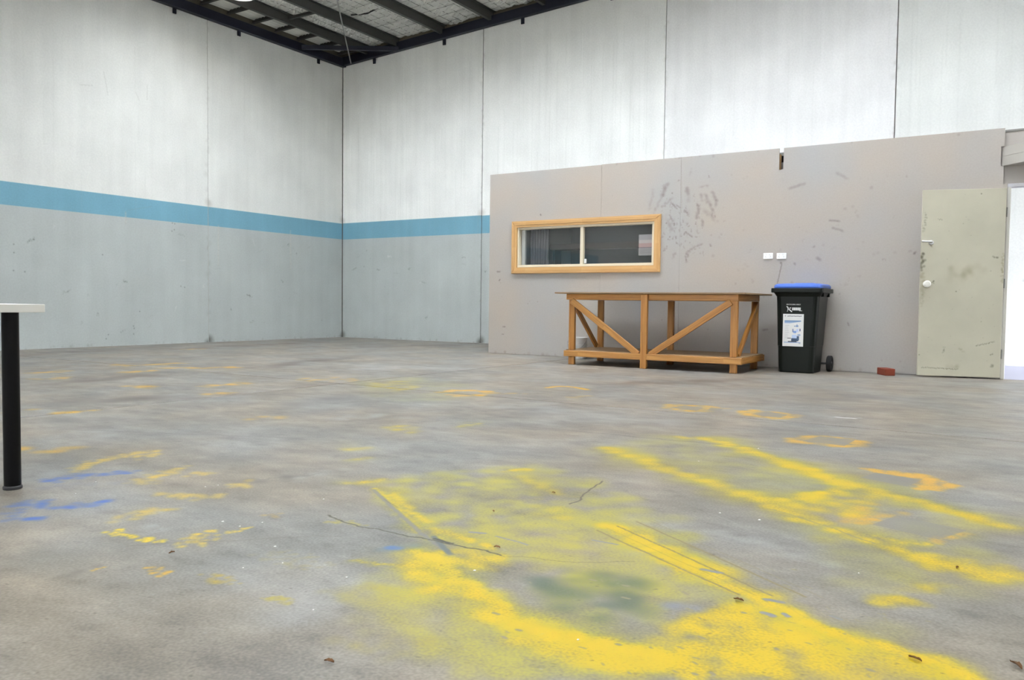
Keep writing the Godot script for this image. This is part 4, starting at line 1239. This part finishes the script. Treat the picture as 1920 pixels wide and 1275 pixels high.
func build_bin() -> void:
	var b := thing("wheelie_bin", Vector3(-2.19, 0, -9.70))
	tag(b, "dark green wheelie bin with a blue lid beside the workbench", "bin")
	var green := mat(c8(22, 26, 22), 0.34)
	green.metallic_specular = 0.28
	var st := start()
	var fz := 0.255
	# sections: y, half width, half depth, radius, centre z
	loft(st, [[0.0, 0.19, 0.20, 0.05, 0.04], [0.012, 0.198, 0.21, 0.055, 0.04], [0.30, 0.208, 0.235, 0.06, 0.022], [0.302, 0.212, 0.239, 0.06, 0.022], [0.80, 0.232, 0.268, 0.06, -0.008], [0.86, 0.236, 0.272, 0.06, -0.012], [0.895, 0.255, 0.285, 0.05, -0.008], [0.905, 0.262, 0.29, 0.05, -0.006]])
	var body := obj("body", st, green, b)
	st = start()
	loft(st, [[0.905, 0.282, 0.299, 0.04, 0.0], [0.912, 0.286, 0.303, 0.04, 0.0], [0.948, 0.286, 0.303, 0.04, 0.0], [0.955, 0.282, 0.299, 0.04, 0.0]])
	obj("rim", st, green, b)
	# lugs under the rim on the right side
	for z: float in [0.14, -0.16]:
		st = start()
		box(st, Vector3(0.235, 0.862, z - 0.018), Vector3(0.268, 0.905, z + 0.018), 0.004)
		obj("rim_lug", st, green, b)
	# blue lid with a raised rear and hinge
	var blue := mat(c8(70, 108, 196), 0.35)
	st = start()
	loft(st, [[0.955, 0.262, 0.28, 0.05, -0.01], [0.972, 0.266, 0.284, 0.06, -0.01], [0.992, 0.262, 0.276, 0.06, -0.012], [1.006, 0.246, 0.252, 0.08, -0.014], [1.010, 0.20, 0.20, 0.08, -0.016]])
	var lid := obj("lid", st, blue, b)
	st = start()
	loft(st, [[0.99, 0.13, 0.07, 0.03, -0.12], [1.012, 0.125, 0.065, 0.03, -0.12], [1.022, 0.11, 0.05, 0.03, -0.12]])
	obj("lid_hump", st, blue, lid)
	st = start()
	tube(st, [Vector3(-0.22, 0.955, -0.30), Vector3(0.22, 0.955, -0.30)], 0.014, 10)
	for x: float in [-0.2, 0.0, 0.2]:
		box(st, Vector3(x - 0.02, 0.935, -0.31), Vector3(x + 0.02, 0.965, -0.25), 0.004)
	obj("handle_bar", st, green, b)
	# wheels and axle at the rear
	st = start()
	tube(st, [Vector3(-0.22, 0.092, -0.20), Vector3(0.29, 0.092, -0.20)], 0.012, 10)
	obj("axle", st, mat(c8(70, 70, 70), 0.4, 0.6), b)
	var rubber := mat(c8(26, 26, 27), 0.7)
	for s: float in [-1.0, 1.0]:
		st = start()
		lathe(st, [Vector2(0.0, 0.012), Vector2(0.02, 0.012), Vector2(0.026, 0.004), Vector2(0.066, 0.004), Vector2(0.07, 0.0), Vector2(0.086, 0.0), Vector2(0.092, 0.008), Vector2(0.092, 0.042), Vector2(0.086, 0.05), Vector2(0.07, 0.05), Vector2(0.064, 0.042), Vector2(0.026, 0.042), Vector2(0.022, 0.056), Vector2(0.0, 0.056)], 36, Transform3D(Basis(Vector3.BACK, -PI / 2), Vector3(0.255 if s > 0 else -0.25, 0.092, -0.20)))
		obj("wheel", st, rubber, b)
	# front plate, printed line, printed emblem and the paper label
	var tilt := atan2(0.04, 0.50) * 0.0
	var face := func(y: float) -> float:
		return lerpf(0.062 + 0.199, 0.025 + 0.235, clampf((y - 0.302) / 0.498, 0, 1))
	st = start()
	box(st, Vector3(-0.15, 0.33, 0.2585), Vector3(0.145, 0.80, 0.2612), 0.002)
	obj("front_panel", st, green, body)
	var ink := mat(c8(222, 224, 222), 0.6)
	var tm := TextMesh.new()
	tm.text = "RECYCLING ONLY"
	var f := SystemFont.new()
	f.font_names = PackedStringArray(["Droid Sans"])
	f.font_weight = 700
	tm.font = f
	tm.font_size = 32
	tm.pixel_size = 0.00058
	tm.depth = 0.0012
	var t := MeshInstance3D.new()
	t.name = "printed_line"
	t.mesh = tm
	t.material_override = ink
	t.position = Vector3(-0.035, 0.771, 0.2622)
	body.add_child(t)
	# emblem: two curling strokes and a block of upright bars
	st = start()
	var ez := 0.2622
	tube(st, [Vector3(-0.108, 0.75, ez), Vector3(-0.094, 0.735, ez), Vector3(-0.092, 0.715, ez), Vector3(-0.102, 0.69, ez)], 0.0065, 6)
	tube(st, [Vector3(-0.060, 0.733, ez), Vector3(-0.076, 0.730, ez), Vector3(-0.080, 0.715, ez), Vector3(-0.066, 0.702, ez), Vector3(-0.05, 0.688, ez)], 0.0065, 6)
	for k in 5:
		box(st, Vector3(-0.048 + k * 0.019, 0.705, ez - 0.001), Vector3(-0.032 + k * 0.019, 0.737, ez + 0.001), 0.0)
	box(st, Vector3(0.03, 0.698, ez - 0.001), Vector3(0.06, 0.703, ez + 0.001), 0.0)
	obj("emblem", st, ink, body)
	var li := Image.create(128, 200, false, Image.FORMAT_RGB8)
	li.fill(c8(222, 222, 220))
	li.fill_rect(Rect2i(10, 9, 8, 7), c8(150, 150, 152))
	for k in 11:
		li.fill_rect(Rect2i(28 + k * 8, 10 + (1 if k % 3 == 0 else 0), 6, 6), c8(110, 112, 120))
	li.fill_rect(Rect2i(10, 24, 104, 2), c8(205, 206, 208))
	for y in range(40, 58):
		var x1 := 112 if y < 46 else 112 - (y - 46) * 6
		li.fill_rect(Rect2i(10, y, x1 - 10, 1), c8(104, 138, 178).lerp(c8(170, 186, 214), clampf((y - 40) / 18.0, 0, 1)))
	for k in 8:
		li.fill_rect(Rect2i(14, 70 + k * 11, 26 - (k * 7) % 9, 2), c8(176, 178, 182))
	# pictures of sorted packaging, as soft blue shapes
	var items := [[86, 62, 3, 18, 90, 120, 170], [80, 70, 16, 9, 120, 146, 190], [70, 72, 8, 6, 130, 150, 180], [104, 90, 6, 16, 70, 84, 120], [60, 92, 6, 20, 110, 130, 170], [66, 104, 18, 14, 130, 160, 214], [84, 92, 14, 20, 190, 202, 230], [92, 124, 18, 10, 150, 170, 200], [58, 128, 30, 24, 186, 204, 230], [54, 150, 44, 18, 58, 78, 104], [88, 136, 14, 26, 70, 92, 122], [30, 148, 22, 4, 60, 64, 76], [34, 168, 54, 5, 40, 48, 66], [8, 174, 104, 4, 130, 156, 200], [100, 180, 12, 3, 140, 142, 150]]
	for e: Array in items:
		li.fill_rect(Rect2i(e[0], e[1], e[2], e[3]), c8(e[4], e[5], e[6]))
	st = start()
	var lx0 := -0.146; var lx1 := 0.081; var ly0 := 0.298; var ly1 := 0.664
	box(st, Vector3(lx0, ly0, 0.2612), Vector3(lx1, ly1, 0.2624), 0.0, func(v: Vector3) -> Vector2: return Vector2((v.x - lx0) / (lx1 - lx0), (ly1 - v.y) / (ly1 - ly0)))
	obj("paper_label", st, textured(li, 0.6), body)

func build_small() -> void:
	# brick against the partition
	var br := thing("brick", Vector3(-1.299, 0, -9.829), -1.038)
	tag(br, "single red clay brick lying at the foot of the partition", "brick")
	var n := noise(3, 20.0, 3)
	var im := Image.create(128, 128, false, Image.FORMAT_RGB8)
	for y in 128:
		for x in 128:
			im.set_pixel(x, y, c8(112, 46, 32).lerp(c8(160, 80, 56), clampf(0.5 + 0.7 * n.get_noise_2d(x * 0.02, y * 0.03) + 0.3 * n.get_noise_2d(x * 0.2, y * 0.2), 0, 1)))
	var m := textured(im, 0.9)
	m.uv1_triplanar = true
	m.uv1_scale = Vector3(5, 5, 5)
	var st := start()
	box(st, Vector3(-0.112, 0, -0.053), Vector3(0.112, 0.076, 0.053), 0.005)
	obj("body", st, m, br)
	for x: float in [-0.07, 0.0, 0.07]:
		st = start()
		lathe(st, [Vector2(0.0, 0.0755), Vector2(0.019, 0.0755), Vector2(0.019, 0.0764), Vector2(0.0, 0.0764)], 16, Transform3D(Basis(), Vector3(x, 0, 0)))
		obj("core_hole", st, mat(c8(70, 34, 26), 0.9), br)
	# table at the left edge
	var t := thing("table", Vector3(-3.24, 0, -1.70))
	tag(t, "white-topped table on a round black leg at the left edge", "table")
	st = start()
	box(st, Vector3(-1.2, 0.685, 0.0), Vector3(0.0, 0.7165, 0.75), 0.0015)
	obj("tabletop", st, mat(c8(226, 224, 216), 0.45), t)
	var black := mat(c8(10, 10, 11), 0.3)
	black.metallic_specular = 0.3
	for p: Vector2 in [Vector2(-0.062, 0.10), Vector2(-1.14, 0.10), Vector2(-0.062, 0.65), Vector2(-1.14, 0.65)]:
		st = start()
		lathe(st, [Vector2(0.0, 0.012), Vector2(0.029, 0.012), Vector2(0.030, 0.016), Vector2(0.030, 0.685)], 32, Transform3D(Basis(), Vector3(p.x, 0, p.y)))
		obj("leg", st, black, t)
		st = start()
		lathe(st, [Vector2(0.0, 0.0), Vector2(0.032, 0.0), Vector2(0.034, 0.003), Vector2(0.034, 0.010), Vector2(0.031, 0.014), Vector2(0.0, 0.014)], 32, Transform3D(Basis(), Vector3(p.x, 0, p.y)))
		obj("foot", st, mat(c8(52, 52, 54), 0.5), t)
	# dead leaves
	var leafm := mat(c8(112, 78, 44), 0.8)
	var leaf_at := [[617, 1243, 0.022], [1905, 1250, 0.035], [1038, 925, 0.016], [1716, 1238, 0.026], [1385, 1127, 0.024], [925, 960, 0.02], [1795, 1066, 0.016], [932, 1028, 0.02], [322, 1038, 0.016]]
	var words := ["curled brown dead leaf near the bottom edge, left of the yellow paint", "pale brown dead leaf at the bottom right corner of the floor", "small dark brown dead leaf between the two faded yellow sprays", "flat tan dead leaf on the yellow stripe near the bottom right", "thin brown dead leaf on the bright yellow paint, right of the bluish spot", "thin brown dead leaf lying on hazy olive paint above the long crack", "brown dead leaf on the upper right yellow band near the right edge", "dark dead leaf beside the long crack near the grey line", "slim dark leaf just below the worn yellow patch on the left"]
	for i in leaf_at.size():
		var e: Array = leaf_at[i]
		var p := ground(e[0], e[1])
		var local := RandomNumberGenerator.new()
		local.seed = 40 + i
		st = start()
		var L: float = e[2] * 0.55
		var rows := []
		for k in 7:
			var u := k / 6.0
			var hw := L * 0.42 * pow(sin(PI * (0.06 + 0.9 * u)), 0.8) * local.randf_range(0.75, 1.1)
			var y := 0.002 + L * 0.22 * sin(u * PI) + local.randf_range(0, 0.002)
			rows.append([Vector3(-hw, y + L * 0.22, (u - 0.5) * 2 * L), Vector3(0, y * 0.5 + 0.001, (u - 0.5) * 2 * L), Vector3(hw, y + L * local.randf_range(0.02, 0.2), (u - 0.5) * 2 * L)])
		for k in 6:
			for j in 2:
				quad(st, rows[k][j], rows[k + 1][j], rows[k + 1][j + 1], rows[k][j + 1])
		var o := obj("dead_leaf", st, leafm)
		o.position = p
		o.rotation.y = local.randf_range(0, TAU)
		tag(o, words[i], "leaf", "dead leaves on the floor")
	# chips of white paint scattered on the concrete
	st = start()
	for e: Array in [[418, 978], [492, 980], [535, 991], [450, 987], [516, 1025], [530, 1056], [456, 1065], [588, 1144], [385, 913], [409, 910], [607, 936], [650, 1083], [890, 1070], [1422, 841], [1310, 865], [1350, 962], [1424, 975], [1610, 1075], [1084, 1200], [180, 904], [142, 926]]:
		var p := ground(e[0], e[1])
		var r := rng.randf_range(0.0018, 0.0036)
		box(st, p + Vector3(-r, 0.0, -r), p + Vector3(r, 0.002, r * 1.4), 0.0006)
	var fl := obj("paint_chips", st, mat(c8(236, 234, 230), 0.8))
	tag(fl, "tiny white chips scattered over the concrete floor", "debris", "", "stuff")

# ------------------------------------------------------------------ scene
func _ready() -> void:
	rng.seed = 12
	var cam := Camera3D.new()
	cam.name = "camera"
	cam.position = EYE
	cam.basis = cam_basis
	cam.fov = rad_to_deg(2.0 * atan(637.5 / FOCAL))
	cam.near = 0.05
	cam.far = 200.0
	cam.current = true
	add_child(cam)
	var we := WorldEnvironment.new()
	we.name = "environment"
	var env := Environment.new()
	var sky := Sky.new()
	var sm := ProceduralSkyMaterial.new()
	sm.sky_top_color = c8(231, 235, 241)
	sm.sky_horizon_color = c8(239, 242, 246)
	sm.ground_bottom_color = c8(150, 148, 144)
	sm.ground_horizon_color = c8(200, 200, 198)
	sm.energy_multiplier = 3.55
	sky.sky_material = sm
	env.background_mode = Environment.BG_SKY
	env.sky = sky
	env.tonemap_mode = Environment.TONE_MAPPER_LINEAR
	env.tonemap_exposure = 11.0
	env.sdfgi_enabled = true
	env.ssao_enabled = true
	env.ssil_enabled = true
	we.environment = env
	add_child(we)
	M.skylights = [Vector2(-8.9, -7.5), Vector2(-2.7, -1.9), Vector2(2.6, 3.4)]
	M.sky_x0 = 1.75
	M.sky_x1 = 14.0
	M.light_gap_x0 = -9.5
	M.light_gap_x1 = 0.5
	M.light_gap_y0 = 3.7  # opening added in the unseen front wall to brighten the back corner
	M.light_gap_y1 = 4.5
	M.wall_top = c8(241, 242, 239)
	M.band_blue = c8(120, 170, 190)
	M.wall_low = c8(184, 190, 188)
	M.partition = c8(170, 164, 157)
	M.floor_warm = c8(134, 125, 112)
	M.floor_cool = c8(130, 128, 123)
	M.door = c8(190, 186, 167)
	M.wood_dark = c8(154, 100, 44)
	M.wood_light = c8(206, 152, 80)
	make_lamp(Vector3(-10.75, 5.585, -8.75), "round metal ceiling lamp hanging under the roof above the left wall", 0.03)
	build_floor()
	build_walls()
	build_ceiling()
	build_partition()
	build_window()
	build_door()
	build_bench()
	build_bucket()
	build_bin()
	build_small()
